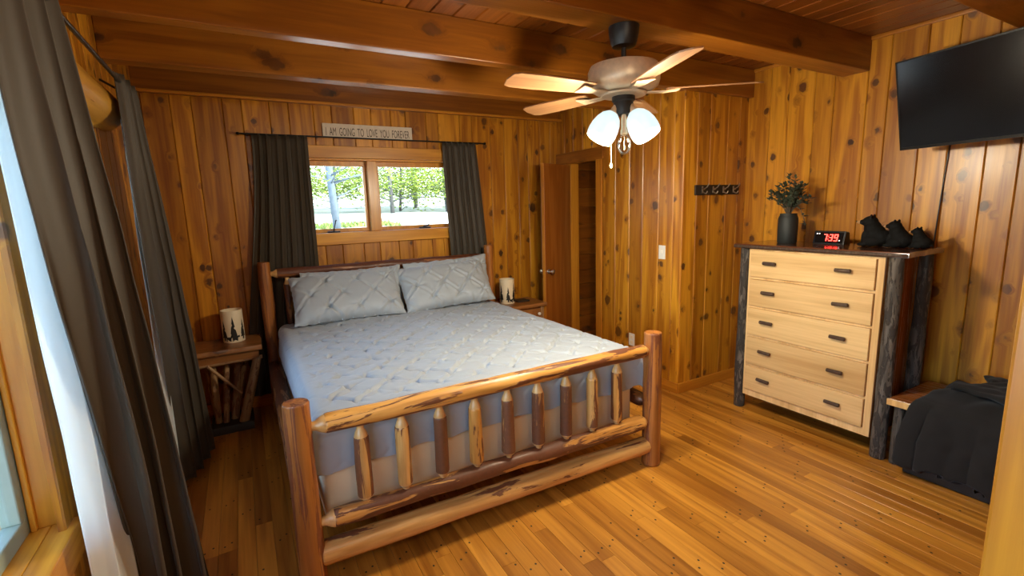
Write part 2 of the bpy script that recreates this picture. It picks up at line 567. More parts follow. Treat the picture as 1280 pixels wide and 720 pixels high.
def tenoned(name, p0, p1, r0, r1, mat, parent, l0, l1, tr, wob=.09, n=16):
    """log with a bare, cone-shouldered tenon at each end (the tenons are parts of the log)"""
    p0, p1 = Vector(p0), Vector(p1)
    d = (p1-p0).normalized()
    body = log(name, p0+d*l0, p1-d*l1, r0, r1, mat, parent, wob=wob, n=n)
    for p, dd, l, r_ in ((p0+d*l0, -d, l0, r0), (p1-d*l1, d, l1, r1)):
        prof = [(r_*.90, -.004), (r_*.93, .002), (r_*.74, l*.28), (tr*1.08, l*.48), (tr, l*.6), (tr, l)]
        obj('tenon', MB().lathe(prof, 14, jitter=.015), 'tenon', body, align(p, p+dd), smooth='auto')
    return body
def bar(name, p0, p1, w, h, mat, parent=None, up=(0, 0, 1), b=.004):
    """squared timber from p0 to p1, h along up, w across"""
    p0, p1 = Vector(p0), Vector(p1)
    L = (p1-p0).length
    mb = MB().bbox(-h/2, h/2, -w/2, w/2, 0, L, b)
    return obj(name, mb, mat, parent, align(p0, p1, up))

# ================================================================ the room
XL, XR, YB, YF, H = -.60, 4.0, 4.6, -1.7, 2.75
XD, YH = 3.2, 2.81          # closet block: door wall x, hook wall y
FACE = .02

# floor ------------------------------------------------------------
fl = tag(obj('floor', MB().box(XL-.2, XR+.2, YF-.2, YB+.2, -.12, -.02), 'floor'), 'honey-coloured strip wood floor with dark plugs', 'floor', kind='structure')
pw = .0828
row = 0
x = XL
plugs = MB()
while x < XR:
    w = min(pw, XR-x)
    y = YF
    first = random.uniform(.5, 2.2)
    while y < YB-.01:
        L = first if y == YF else random.uniform(1.1, 2.5)
        if YB-y-L < .45: L = YB-y
        board(fl, 'floor', (x+w/2, y, -.02), w-.0005, L-.001, .02, 'floor', 'plank', v=.0005, gap=.0003)
        k = y+.06
        while k < y+L-.03:
            for dx in (-.018, .018):
                cx, cy = x+w/2+dx+random.uniform(-.003, .003), k+(.012 if dx > 0 else -.012)+random.uniform(-.006, .006)
                if random.random() < .8:
                    plugs.add([(cx+.0052*math.cos(a*PI/4), cy+.0062*math.sin(a*PI/4), .0006) for a in range(8)], [tuple(range(8))])
            k += random.choice((.41, .41, .62))
        y += L
    x += pw
pl = obj('nail_plugs', plugs, 'darkbase', fl)
pl['kind'] = 'stuff'

# ceiling ------------------------------------------------------------
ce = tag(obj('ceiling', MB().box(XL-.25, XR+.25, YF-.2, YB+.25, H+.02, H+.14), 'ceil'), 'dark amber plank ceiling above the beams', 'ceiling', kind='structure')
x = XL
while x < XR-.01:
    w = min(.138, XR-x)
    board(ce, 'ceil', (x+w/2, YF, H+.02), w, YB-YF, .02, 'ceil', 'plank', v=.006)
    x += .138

def beam(y0, y1, x0, x1, z0, label, z1=H):
    o = bar('ceiling_beam', (x0, (y0+y1)/2, (z0+z1)/2), (x1, (y0+y1)/2, (z0+z1)/2), y1-y0, z1-z0, 'beam', None, b=.006)
    return tag(o, label, 'beam', 'ceiling beams across the room')
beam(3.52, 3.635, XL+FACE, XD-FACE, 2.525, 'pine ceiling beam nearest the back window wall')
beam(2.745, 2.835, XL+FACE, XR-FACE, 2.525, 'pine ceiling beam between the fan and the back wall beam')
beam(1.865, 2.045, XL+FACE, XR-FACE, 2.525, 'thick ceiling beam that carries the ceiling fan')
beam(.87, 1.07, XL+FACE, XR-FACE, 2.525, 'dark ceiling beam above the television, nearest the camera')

# back wall ------------------------------------------------------------
WX0, WX1, WZ0, WZ1 = .30, 1.92, 1.46, 2.13
bk = MB()
bk.box(XL-.2, WX0, YB, YB+.16, -.05, H+.05).box(WX1, XR+.2, YB, YB+.16, -.05, H+.05)
bk.box(WX0, WX1, YB, YB+.16, -.05, WZ0).box(WX0, WX1, YB, YB+.16, WZ1, H+.05)
wb = tag(obj('wall_back', bk, 'wall'), 'knotty pine board wall behind the bed', 'wall', kind='structure')
seams = [-.60, -.549, -.371, -.234, -.027, .106, .307, .452, .647, .794, .985, 1.135, 1.318, 1.455, 1.656, 1.781, 2.008, 2.139, 2.347, 2.51, 2.674, 2.80, 2.955, 3.09, 3.2]
for a, b in zip(seams, seams[1:]):
    c, w = (a+b)/2, b-a
    if b > WX0+.01 and a < WX1-.01:
        board(wb, 'back', (c, YB, .0), w, 1.37)
        board(wb, 'back', (c, YB, 2.235), w, .34)
        if a < WX0-.08: board(wb, 'back', (min(c, (a+WX0-.08)/2), YB, 1.37), max(.03, WX0-.08-a), .865)
        if b > WX1+.08: board(wb, 'back', ((b+WX1+.08)/2, YB, 1.37), b-WX1-.08, .865)
    else:
        board(wb, 'back', (c, YB, 0), w, 2.575)
tag(bar('header_beam', (XL+FACE, 4.545, 2.66), (XD-FACE, 4.545, 2.66), .07, .178, 'beam'), 'flat pine header board along the top of the back wall', 'beam')
tag(bar('trim_1', (XL+FACE, 4.50, 2.575), (XD-FACE, 4.50, 2.575), .03, .022, 'trim'), 'thin moulding under the header on the back wall', 'trim', kind='structure')
tag(bar('baseboard_back', (XL+FACE, YB-.03, .05), (XD-FACE, YB-.03, .05), .02, .10, 'trim'), 'pine baseboard along the back wall', 'baseboard', kind='structure')

# left wall ------------------------------------------------------------
A0, A1, B0, B1, LZ0, LZ1 = -1.1, 1.97, 2.36, 3.22, .69, 2.13
lw = MB()
X0, X1 = XL-.16, XL
lw.box(X0, X1, YF-.2, A0, -.05, H+.05).box(X0, X1, A1, B0, -.05, H+.05).box(X0, X1, B1, YB, -.05, H+.05)
for a, b in ((A0, A1), (B0, B1)):
    lw.box(X0, X1, a, b, -.05, LZ0-.03).box(X0, X1, a, b, LZ1, H+.05)
wl = tag(obj('wall_left', lw, 'wall'), 'pine board wall with the large windows on the left', 'wall', kind='structure')
y = YF
while y < YB-.03:
    w = min(random.choice((.14, .17, .19, .2)), YB-.02-y)
    if YB-.02-y-w < .06: w = YB-.02-y
    c = y+w/2
    hit = [(a, b) for a, b in ((A0-.07, A1+.0), (B0, B1+.07)) if c > a and c < b]
    if hit:
        board(wl, 'left', (XL, c, 0), w, LZ0-.14)
        board(wl, 'left', (XL, c, 2.3), w, H-2.3)
    else:
        board(wl, 'left', (XL, c, 0), w, H)
    y += w

# right wall ------------------------------------------------------------
wr = tag(obj('wall_right', MB().box(XR, XR+.16, YF-.2, YB+.1, -.05, H+.05), 'wall'), 'golden knotty pine wall behind the dresser and television', 'wall', kind='structure')
seams = [2.807, 2.596, 2.44, 2.234, 2.094, 1.873, 1.742, 1.537, 1.381, 1.197, 1.046, .86, .70, .52, .35, .17, 0, -.2, -.38, -.56, -.75, -.93, -1.1, -1.3, -1.5, -1.7]
for a, b in zip(seams, seams[1:]):
    board(wr, 'right', (XR, (a+b)/2, 0), a-b, H)
tag(bar('trim_2', (XR-FACE-.008, YF, H-.012), (XR-FACE-.008, YH-FACE, H-.012), .02, .024, 'trim'), 'thin ceiling moulding along the top of the right wall', 'trim', kind='structure')
# front wall (behind the camera)
wf = tag(obj('wall_front', MB().box(XL-.2, XR+.2, YF-.16, YF, -.05, H+.05), 'wall'), 'pine wall behind the camera', 'wall', kind='structure')
x = XL+FACE
while x < XR-.05:
    board(wf, 'front', (x+.1, YF, 0), .2, H)
    x += .2

# closet block: door wall and hook wall ------------------------------------------------------------
D0, D1, DZ = 3.88, 4.34, 2.10
dw = MB()
dw.box(XD, XD+.09, YH, D0, -.05, H+.02).box(XD, XD+.09, D1, YB, -.05, H+.02).box(XD, XD+.09, D0, D1, DZ, H+.02)
wd = tag(obj('wall_closet', dw, 'wall'), 'knotty pine closet wall with the light switch and the door', 'wall', kind='structure')
seams = [2.792, 2.888, 3.049, 3.241, 3.411, 3.604, 3.79]
for a, b in zip(seams, seams[1:]):
    board(wd, 'right', (XD, (a+b)/2, 0), b-a, H-.0)
board(wd, 'right', (XD, 3.87, 2.22), .16, H-2.22)
for c in (4.03, 4.19, 4.35, 4.505):
    board(wd, 'right', (XD, c, 2.22), .155, H-2.22)
board(wd, 'right', (XD, 4.50, 0), .16, 2.10)
wh = tag(obj('wall_hooks', MB().box(XD+.09, XR, YH, YH+.09, -.05, H+.02), 'wall'), 'narrow knotty pine wall with the coat hooks', 'wall', kind='structure')
seams = [3.181, 3.343, 3.493, 3.713, 3.866, 3.98]
for a, b in zip(seams, seams[1:]):
    board(wh, 'back', ((a+b)/2, YH, 0), b-a, H)
tag(bar('baseboard_closet', (XD-FACE-.008, YH-.03, .045), (XD-FACE-.008, D0-.12, .045), .016, .09, 'trim'), 'low pine baseboard on the closet wall', 'baseboard', kind='structure')
tag(bar('baseboard_hooks', (XD-.02, YH-FACE-.008, .045), (XR-FACE, YH-FACE-.008, .045), .016, .09, 'trim'), 'low pine baseboard under the coat hooks', 'baseboard', kind='structure')
tag(bar('trim_3', (XR-.035, YH-.035, 0), (XR-.035, YH-.035, H), .03, .03, 'trimlit'), 'slim corner moulding between the hook wall and right wall', 'trim', kind='structure')
# inside the closet: end wall of level boards
wc = tag(obj('wall_closet_inside', MB().box(XD+.09, XR, 4.40, 4.5, -.05, H), 'wall'), 'level dark boards seen through the closet doorway', 'wall', kind='structure')
z = 0.
while z < 2.6:
    hgt = random.choice((.16, .18, .2))
    board(wc, 'backh', (XD+.09, 4.40, z+hgt/2), hgt, XR-XD-.09, mat='ceil')
    z += hgt
# door casing and door
dc = thing('door_1', 'narrow pine doorway with an open glossy brown door', 'door', (XD, D1, 0), kind='structure')
xc = XD-FACE-.009
bar('head_casing', (xc, 3.775, 2.16), (xc, YB-FACE-.005, 2.16), .018, .12, 'beam', dc)
bar('side_casing', (xc, 3.835, 0), (xc, 3.835, 2.10), .018, .09, 'trim', dc, up=(0, 1, 0))
bar('side_casing', (xc, 4.385, 0), (xc, 4.385, 2.10), .018, .09, 'trim', dc, up=(0, 1, 0))
bar('jamb', (XD+.035, D1-.008, 0), (XD+.035, D1-.008, 2.10), .11, .016, 'trim', dc, up=(0, 1, 0))
bar('jamb', (XD+.035, D0+.008, 0), (XD+.035, D0+.008, 2.10), .11, .016, 'trim', dc, up=(0, 1, 0))
dang = math.atan2(-.19, -.46)
leafm = T(XD-.045, D1-.015, .012) @ Matrix.Rotation(dang, 4, 'Z')
leaf = obj('door_leaf', MB().bbox(.0, .50, -.018, .018, 0, 2.07, .003), 'door', dc, leafm)
obj('edge_strip', MB().bbox(.50, .506, -.016, .016, 0, 2.07, .001), 'trim', leaf, leafm)
for s in (1, -1):
    k = MB().lathe([(.026, 0), (.026, .006), (.010, .010), (.010, .035), (.020, .042), (.025, .052), (.022, .064), (.010, .070)], 16)
    obj('door_knob', k, 'steel', leaf, leafm @ T(.445, .018*s, .97) @ Matrix.Rotation(-s*PI/2, 4, 'X'), smooth='auto')

# foreground post at the right edge
pm = MB().bbox(1.20, 1.34, -.25, .29, 0, H, .006)
tag(obj('trim_4', pm, 'trim'), 'pine post at the right edge, nearest the camera', 'post', kind='structure')

# ================================================================ windows
w1 = thing('window_1', 'two-pane pine casement window above the bed', 'window', (1.11, YB, WZ0), kind='structure')
yc = YB-FACE-.012
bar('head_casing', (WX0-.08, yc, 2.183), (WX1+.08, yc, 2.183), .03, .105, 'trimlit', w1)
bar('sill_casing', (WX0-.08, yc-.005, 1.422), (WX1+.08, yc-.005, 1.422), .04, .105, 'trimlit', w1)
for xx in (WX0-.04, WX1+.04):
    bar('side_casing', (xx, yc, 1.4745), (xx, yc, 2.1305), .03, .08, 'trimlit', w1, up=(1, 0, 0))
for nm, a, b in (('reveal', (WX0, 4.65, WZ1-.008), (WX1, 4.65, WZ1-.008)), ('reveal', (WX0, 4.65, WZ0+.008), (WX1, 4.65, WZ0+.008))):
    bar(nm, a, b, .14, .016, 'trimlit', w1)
bar('mullion', (1.112, 4.63, WZ0+.016), (1.112, 4.63, WZ1-.016), .09, .085, 'trimlit', w1, up=(1, 0, 0))
for a, b in ((WX0, 1.068), (1.156, WX1)):
    s = MB()
    y0, y1 = 4.645, 4.685
    fwid = .04
    s.bbox(a, b, y0, y1, WZ1-.062, WZ1-.016).bbox(a, b, y0, y1, WZ0+.016, WZ0+.05)
    s.bbox(a, a+fwid*.7, y0, y1, WZ0+.05, WZ1-.062).bbox(b-fwid*.7, b, y0, y1, WZ0+.05, WZ1-.062)
    so = obj('sash', s, 'trimlit', w1)
    obj('pane', MB().box(a+.01, b-.01, 4.664, 4.668, WZ0+.03, WZ1-.03), 'pane', so)
for xx, open_ in ((.735, 1), (1.60, 0)):
    c = MB().bbox(-.055, .055, -.02, .02, 0, .014, .005)
    if open_:
        c.tube([(0, 0, .014), (.002, -.012, .04), (.012, -.02, .075), (.02, -.022, .105), (.028, -.022, .112)], [.006, .005, .005, .006, .005])
    else:
        c.tube([(-.02, 0, .018), (.01, -.01, .022), (.03, -.01, .026), (.04, -.01, .04)], .006)
    obj('window_crank', c, 'iron', w1, T(xx, 4.615, WZ0+.016), smooth='auto')

def left_window(name, a, b, label, far_deep):
    w = thing(name, label, 'window', (XL, (a+b)/2, LZ0), kind='structure')
    # sill board with its square front edge
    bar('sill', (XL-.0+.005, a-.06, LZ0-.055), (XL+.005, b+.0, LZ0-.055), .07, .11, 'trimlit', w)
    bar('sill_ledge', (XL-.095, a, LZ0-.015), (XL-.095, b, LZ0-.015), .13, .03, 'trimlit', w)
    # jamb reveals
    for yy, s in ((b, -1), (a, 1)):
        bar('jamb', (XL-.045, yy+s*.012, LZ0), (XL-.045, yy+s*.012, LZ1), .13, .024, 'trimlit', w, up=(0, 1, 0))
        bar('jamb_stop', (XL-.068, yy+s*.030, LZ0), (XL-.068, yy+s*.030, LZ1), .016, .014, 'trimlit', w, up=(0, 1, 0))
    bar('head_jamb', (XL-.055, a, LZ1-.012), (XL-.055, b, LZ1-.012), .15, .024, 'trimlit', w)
    s = MB()
    x0, x1 = XL-.125, XL-.078
    s.bbox(x0, x1, a+.024, b-.024, LZ0, LZ0+.055).bbox(x0, x1, a+.024, b-.024, LZ1-.075, LZ1-.024)
    s.bbox(x0, x1, a+.024, a+.075, LZ0+.055, LZ1-.075).bbox(x0, x1, b-.075, b-.024, LZ0+.055, LZ1-.075)
    if b-a > 2:
        s.bbox(x0, x1, (a+b)/2-.8, (a+b)/2-.74, LZ0+.055, LZ1-.075)
    so = obj('sash', s, 'vinyl', w)
    obj('pane', MB().box(XL-.104, XL-.100, a+.06, b-.06, LZ0+.04, LZ1-.06), 'pane', so)
    return w
wA = left_window('window_2', A0, A1, 'large picture window at the left edge of the photo', 0)
wB = left_window('window_3', B0, B1, 'left-hand window between the two dark curtains', 0)
bar('side_casing', (XL+.014, B1+.045, LZ0-.1), (XL+.014, B1+.045, 2.14), .028, .09, 'trimlit', wB, up=(0, 1, 0))
bar('side_casing', (XL+.014, B1+.10, LZ0-.1), (XL+.014, B1+.10, 2.14), .016, .03, 'trim', wB, up=(0, 1, 0))
bar('side_casing', (XL+.014, B0-.045, LZ0-.1), (XL+.014, B0-.045, 2.14), .028, .09, 'trimlit', wB, up=(0, 1, 0))
ll = log('log_lintel', (XL+.02, A0-.2, 2.215), (XL+.02, 3.33, 2.215), .10, .105, 'lintel', None, wob=.05)
tag(ll, 'big round yellow log over the left windows', 'log')

# ================================================================ curtains
def lerp(a, b, t): return a+(b-a)*t
def poly(pts, t):
    n = len(pts)-1
    k = min(int(t*n), n-1)
    u = t*n-k
    return Vector((lerp(pts[k][0], pts[k+1][0], u), lerp(pts[k][1], pts[k+1][1], u), 0))
def curtain(name, top, bot, z1, z0, folds, a_top, a_bot, label, mat='curtain', nu=120, nv=40, phase=0., thick=.004, header=0., irregular=.35):
    sd = random.uniform(0, 50)
    def fn(u, v):
        p0, p1 = poly(top, u), poly(bot, u)
        e = lerp(v*v*(3-2*v), 1-(1-v)**1.25, u)
        p = p0.lerp(p1, e)
        d = (poly(top, min(1, u+.01))-poly(top, max(0, u-.01))).lerp(poly(bot, min(1, u+.01))-poly(bot, max(0, u-.01)), e).normalized()
        nrm = Vector((-d.y, d.x, 0))
        uu = u+irregular*.12*noise.noise(Vector((u*4+sd, v*.6, 0)))
        amp = lerp(a_top, a_bot, min(1, v*1.6))*(1+irregular*noise.noise(Vector((u*7, sd, v*1.2))))
        amp *= min(1, (1-u)*5+.35)*min(1, u*5+.5)
        ph = 2*PI*folds*uu+phase
        q = p+nrm*(amp*(math.sin(ph)+.25*math.sin(2*ph+.7)))+d*(amp*.35*math.sin(2*ph))
        q.z = lerp(z1, z0, v)
        q += nrm*.006*noise.noise(Vector((u*9, v*7, sd)))
        return q
    mb = MB().grid(fn, nu, nv)
    me = mb.mesh(name, mat, True)
    o = bpy.data.objects.new(name, me)
    COL.objects.link(o)
    place(o, Matrix.Identity(4))
    sm = o.modifiers.new('thickness', 'SOLIDIFY')
    sm.thickness = thick
    sm.offset = 0
    if label: tag(o, label, 'curtain')
    return o, fn
def center_origin(o, loc):
    """move an object's origin to loc without moving its mesh"""
    o.data.transform(Matrix.Translation(-Vector(loc)))
    mm = Matrix.Translation(Vector(loc))
    if o.parent is None:
        o.matrix_basis = mm
        WM[o.name] = mm
    return o

cB1, _ = curtain('curtain', [(.15, 4.512), (.57, 4.512)], [(-.07, 4.498), (.56, 4.498)], 2.303, .12, 6, .012, .022, 'dark taupe curtain at the left end of the back window', phase=.5)
cB2, _ = curtain('curtain', [(1.79, 4.512), (2.145, 4.512)], [(1.86, 4.498), (2.30, 4.498)], 2.303, .12, 6, .012, .020, 'dark taupe curtain at the right end of the back window', phase=1.5)
center_origin(cB1, (.3, 4.53, .12)); center_origin(cB2, (2.0, 4.53, .12))
cL1, f1 = curtain('curtain', [(-.455, 1.62), (-.445, 1.9), (-.455, 2.13)], [(-.435, 1.99), (-.36, 2.03), (-.245, 2.09)], 2.35, .015, 3.2, .022, .042, 'wide dark taupe curtain in the left foreground', nu=200, nv=60, phase=.2)
cL2, f2 = curtain('curtain', [(-.445, 3.04), (-.435, 3.45)], [(-.47, 3.42), (-.41, 3.62), (-.345, 3.86)], 2.35, .02, 3.5, .020, .035, 'dark taupe curtain hanging in the far left corner', nu=160, nv=60, phase=2.2)
center_origin(cL1, (-.4, 2.0, .015)); center_origin(cL2, (-.42, 3.6, .02))
# white linings that hang behind the two left curtains
ln, _ = curtain('curtain_lining', [(-.505, 1.72), (-.485, 2.1)], [(-.50, 1.78), (-.46, 2.02)], 2.33, .03, 2.2, .010, .020, None, 'liner', nu=90, nv=30, phase=1.)
ln2, _ = curtain('curtain_lining', [(-.485, 3.28), (-.475, 3.42)], [(-.50, 3.34), (-.47, 3.50)], 2.33, .05, 2.2, .008, .015, None, 'liner', nu=60, nv=30, phase=1.)
for o, par in ((ln, cL1), (ln2, cL2)):
    o.parent = par
    o.matrix_parent_inverse = WM[par.name].inverted()
    o['label'] = 'pale daylit lining'

def rod(p0, p1, label, r=.007, mat='iron', brackets=()):
    p0, p1 = Vector(p0), Vector(p1)
    t = thing('curtain_rod', label, 'curtain rod', (p0+p1)/2)
    L = (p1-p0).length
    obj('rod', MB().lathe([(r, 0), (r, L)], 12), mat, t, align(p0, p1), smooth='auto')
    for p, d in ((p0, (p0-p1).normalized()), (p1, (p1-p0).normalized())):
        obj('finial', MB().lathe([(r*.9, 0), (r*1.7, .004), (r*1.7, .016), (r*1.1, .024)], 12), mat, t, align(p, p+d), smooth='auto')
    for a, b in brackets:
        obj('bracket', MB().tube([a, b], .006, 8), mat, t)
    return t
rod((.07, 4.512, 2.300), (2.235, 4.512, 2.300), 'thin black curtain rod above the back window', brackets=(((.12, 4.512, 2.30), (.12, 4.579, 2.30)), ((2.19, 4.512, 2.30), (2.19, 4.579, 2.30))))
rod((-.44, .5, 2.315), (-.44, 3.50, 2.315), 'bronze curtain rod over the left windows', .009, 'rod', brackets=(((-.44, 3.46, 2.315), (-.579, 3.46, 2.40)), ((-.44, 1.2, 2.315), (-.579, 1.2, 2.40))))

# ================================================================ sign
sg = thing('wooden_sign', 'whitewashed wooden sign with lettering above the back window', 'sign', (1.106, 4.572, 2.306))
obj('sign_board', MB().bbox(.707, 1.507, 4.556, 4.578, 2.308, 2.424, .003), 'sign', sg)
def text_mesh(s, size):
    cu = bpy.data.curves.new('lettering', 'FONT')
    cu.body = s
    cu.size = size
    cu.extrude = .0008
    cu.align_x = 'CENTER'
    tmp = bpy.data.objects.new('tmp', cu)
    COL.objects.link(tmp)
    dg = bpy.context.evaluated_depsgraph_get()
    me = bpy.data.meshes.new_from_object(tmp.evaluated_get(dg))
    bpy.data.objects.remove(tmp)
    bpy.data.curves.remove(cu)
    return me
tm = text_mesh('I  AM  GOING  TO  LOVE  YOU  FOREVER', .1)
xs_ = [q.co.x for q in tm.vertices]
ys_ = [q.co.y for q in tm.vertices]
kx, ky = .745/(max(xs_)-min(xs_)), .068/(max(ys_)-min(ys_))
for q in tm.vertices:
    q.co = Vector(((q.co.x-(max(xs_)+min(xs_))/2)*kx, (q.co.y-min(ys_))*ky, q.co.z))
tm.materials.clear()
tm.materials.append(M['ink'])
obj('lettering', tm, None, sg, T(1.106, 4.5555, 2.322) @ Matrix.Rotation(PI/2, 4, 'X'))

# ================================================================ bed
PLx, PRx, FY, HY = .118, 2.145, 2.08, 4.36
bed = thing('log_bed', 'rustic log bed frame with spindled footboard', 'bed', (1.13, 3.2, 0))
for xx, yy, hh, r_ in ((PLx, FY, .885, .056), (PRx, FY, .868, .058), (PLx+.01, HY, 1.275, .050), (PRx+.02, HY, 1.285, .048)):
    log('post', (xx, yy, 0), (xx, yy, hh), r_, r_*.95, 'post', bed, wob=.05, n=20)
tenoned('top_rail', (PLx+.03, FY, .765), (PRx-.03, FY, .762), .043, .042, 'rail', bed, .075, .055, .020, .16, 18)
tenoned('lower_rail', (PLx+.03, FY, .322), (PRx-.03, FY, .297), .043, .045, 'rail2', bed, .075, .055, .020, .18, 18)
log('bottom_rail', (PLx+.04, FY+.01, .165), (PRx-.04, FY+.01, .131), .056, .054, 'spin', bed, wob=.05, n=12)
for i in range(9):
    xx = .366+.186*i
    tenoned('spindle', (xx, FY, .345-.0012*i), (xx, FY, .745), .034+random.uniform(-.003, .004), .033, ('spin', 'spin', 'darkspin', 'rail', 'spin', 'darkspin', 'darkspin', 'spin', 'rail')[i], bed, .040, .075, .016)
# headboard
tenoned('head_rail', (PLx+.04, HY, 1.175), (PRx-.02, HY, 1.165), .040, .042, 'darklog', bed, .06, .06, .02, .16)
tenoned('head_lower_rail', (PLx+.04, HY, .60), (PRx-.02, HY, .60), .04, .04, 'darklog', bed, .06, .06, .02, .12)
for i in range(10):
    xx = .29+.195*i
    tenoned('spindle', (xx, HY, .62), (xx, HY, 1.155), .032, .032, 'spin' if i % 3 else 'darklog', bed, .04, .075, .017, .08)
ten = (.06, .019)
for xx in (PLx, PRx):
    log('side_rail', (xx, FY+.04, .40), (xx+.01, HY-.03, .42), .048, .05, 'darklog', bed, t0=ten, t1=ten, wob=.08)
for k in range(4):
    bar('slat', (PLx+.04, 2.5+.5*k, .215), (PRx-.04, 2.5+.5*k, .215), .09, .03, 'slab', bed)

bs = tag(obj('box_spring', MB().bbox(.20, 2.06, 2.165, 4.27, .232, .535, .035), 'boxsp', smooth=True), 'cream damask box spring showing under the comforter', 'box spring')

# pinch-pleat relief
def pinch(a, b, s=.2, amp=.016, sd=0.):
    """cloth gathered at the points of a diamond lattice, star creases running out of each point"""
    u, v = (a+b)/s, (a-b)/s
    iu, iv = round(u), round(v)
    h = 0.
    for ku in (-1, 0, 1):
        for kv in (-1, 0, 1):
            ju, jv = iu+ku, iv+kv
            jx = .014*noise.noise(Vector((ju*3.1+sd, jv*1.7, .3)))
            jy = .014*noise.noise(Vector((ju*2.3, jv*5.1+sd, 9.3)))
            dx, dy = a-(ju+jv)*s/2-jx, b-(ju-jv)*s/2-jy
            d = math.hypot(dx, dy)
            if d > s*.75: continue
            th = math.atan2(dy, dx)
            h -= amp*.7*math.exp(-(d/.026)**2)
            ph = 9*noise.noise(Vector((ju*1.37+.2, jv*2.91+.4, sd)))
            star = max(0, math.cos(3*th+ph))**6+.8*max(0, math.cos(2*th-ph*1.7))**10-.04
            h -= amp*.62*star*math.exp(-(d/.062)**2)*min(1, d/.010)
    # tucks that run from point to point
    for w, o_, l in ((u, v, iu), (v, u, iv)):
        e = abs(w-l)*s*.707
        seg = math.floor(o_)
        k = .6+1.2*noise.noise(Vector((l*2.7+sd, seg*1.9+.5, 4.4)))
        if k > 0:
            f = abs((o_-seg)-.5)*2
            h -= amp*.5*k*math.exp(-(e/.010)**2)*(.25+.75*f)
            h += amp*.35*k*math.exp(-((e-.020)/.012)**2)*(.4+.6*f)
    h += amp*.45*noise.noise(Vector((a*4, b*4, sd)))
    return h

def comforter():
    W0, W1, Y0, Y1, Z = .20, 2.075, 2.165, 4.24, .765
    rr = .075
    dropx, dropy = .30, .30
    def fold(s, lo, hi, lo_open=True, hi_open=True):
        if s < lo:
            q = lo-s
            if q < rr*PI/2:
                a = q/rr
                return lo-rr*math.sin(a)+0, -rr*(1-math.cos(a)), -math.sin(a)
            return lo-rr, -rr-(q-rr*PI/2), -1
        if s > hi:
            q = s-hi
            if q < rr*PI/2:
                a = q/rr
                return hi+rr*math.sin(a), -rr*(1-math.cos(a)), math.sin(a)
            return hi+rr, -rr-(q-rr*PI/2), 1
        return s, 0, 0
    lo_x, hi_x, lo_y = W0+rr*.6, W1-rr*.6, Y0+rr*.55
    s0, s1, t0, t1 = lo_x-dropx, hi_x+dropx, lo_y-dropy, Y1
    def fn(u, v):
        s, t = lerp(s0, s1, u), lerp(t0, t1, v)
        x_, zx, nx = fold(s, lo_x, hi_x)
        y_, zy, ny = fold(t, lo_y, 99)
        z_ = zx+zy
        side = min(1, abs(nx)+abs(ny))
        h = pinch(s-1.13, t-3.2, .21, .026*(1-.6*min(1, side*1.6))*min(1, .3+max(0, min(s-lo_x, hi_x-s, t-lo_y))*9))
        hem = .515+.018*noise.noise(Vector((s*5, t*5, 7)))+.012*math.sin(s*22)*(1 if ny else 0)
        zz = Z+z_
        zlim = hem-Z
        if zx < 0 and zy < 0:      # corners gather inwards
            zz = max(Z+min(zx, zy)*1.02, hem)
        else:
            zz = max(zz, hem-.005)
        n_ = Vector((nx, ny, 1-side))
        if n_.length < .01: n_ = Vector((0, 0, 1))
        n_.normalize()
        wav = .016*math.sin(s*19+2*t)*side*min(1, max(0, -z_)*4)
        # gentle crown and sag of the filling
        crown = .015*math.sin(PI*min(1, max(0, (s-lo_x)/(hi_x-lo_x))))
        return Vector((x_, y_, zz+crown))+n_*(h+wav*.5)
    return MB().grid(fn, 270, 300)
cf = tag(obj('comforter', comforter(), 'comf', smooth=True), 'pale grey pinch-pleat comforter spread over the bed', 'comforter')

def pillow(cx, y0, z0, w, h, lean, label, th=.10, pin=True, yawz=0., mat='sham', tilt=0.):
    sd = random.uniform(0, 30)
    def side(sgn):
        def fn(a, b):
            u, v = a*2-1, b*2-1
            # squared outline with slightly hollow sides and pointed corners
            ex = u*w/2*(1-.045*(1-abs(u))*0-.035*(1-v*v)*abs(u)**6)
            ey = v*h/2*(1-.06*(1-u*u)*abs(v)**6)
            pr = (max(0, 1-u**4)*max(0, 1-v**4))**.55
            z_ = sgn*th*pr
            if pin:
                env = min(1, pr*2.2)
                z_ += sgn*pinch(ex+.05, ey, .25, .032, sd)*env
                z_ += .012*noise.noise(Vector((u*7, v*7, sd)))*(1-env)
            ex += .006*noise.noise(Vector((v*9, sd, u)))*abs(u)
            ey += .010*noise.noise(Vector((u*9, v, sd)))*abs(v)
            return Vector((ex, -z_, ey+h/2))
        return fn
    mb = MB().grid(side(1), 90, 60)
    mb.grid(side(-1), 40, 30)
    bm = bmesh.new()
    me = mb.mesh('pillow', mat, True)
    bm.from_mesh(me)
    bmesh.ops.remove_doubles(bm, verts=bm.verts, dist=.0008)
    bmesh.ops.recalc_face_normals(bm, faces=bm.faces)
    bm.to_mesh(me)
    bm.free()
    mtx = T(cx, y0, z0) @ Matrix.Rotation(yawz, 4, 'Z') @ Matrix.Rotation(tilt, 4, 'Y') @ Matrix.Rotation(-lean, 4, 'X')
    return tag(obj('pillow', me, None, None, mtx), label, 'pillow', 'pillows on the log bed')
pillow(.725, 3.985, .785, .88, .46, R(41), 'front grey pinch-pleat pillow on the left side of the bed', yawz=R(-1))
pillow(1.61, 3.985, .785, .86, .46, R(39), 'front grey pinch-pleat pillow on the right side of the bed', tilt=R(-2))
pillow(.80, 4.17, .785, .84, .40, R(14), 'grey pillow tucked behind the front left pillow', th=.06)
pillow(1.68, 4.17, .785, .84, .42, R(14), 'grey pillow tucked behind the front right pillow', th=.06, tilt=R(-2))

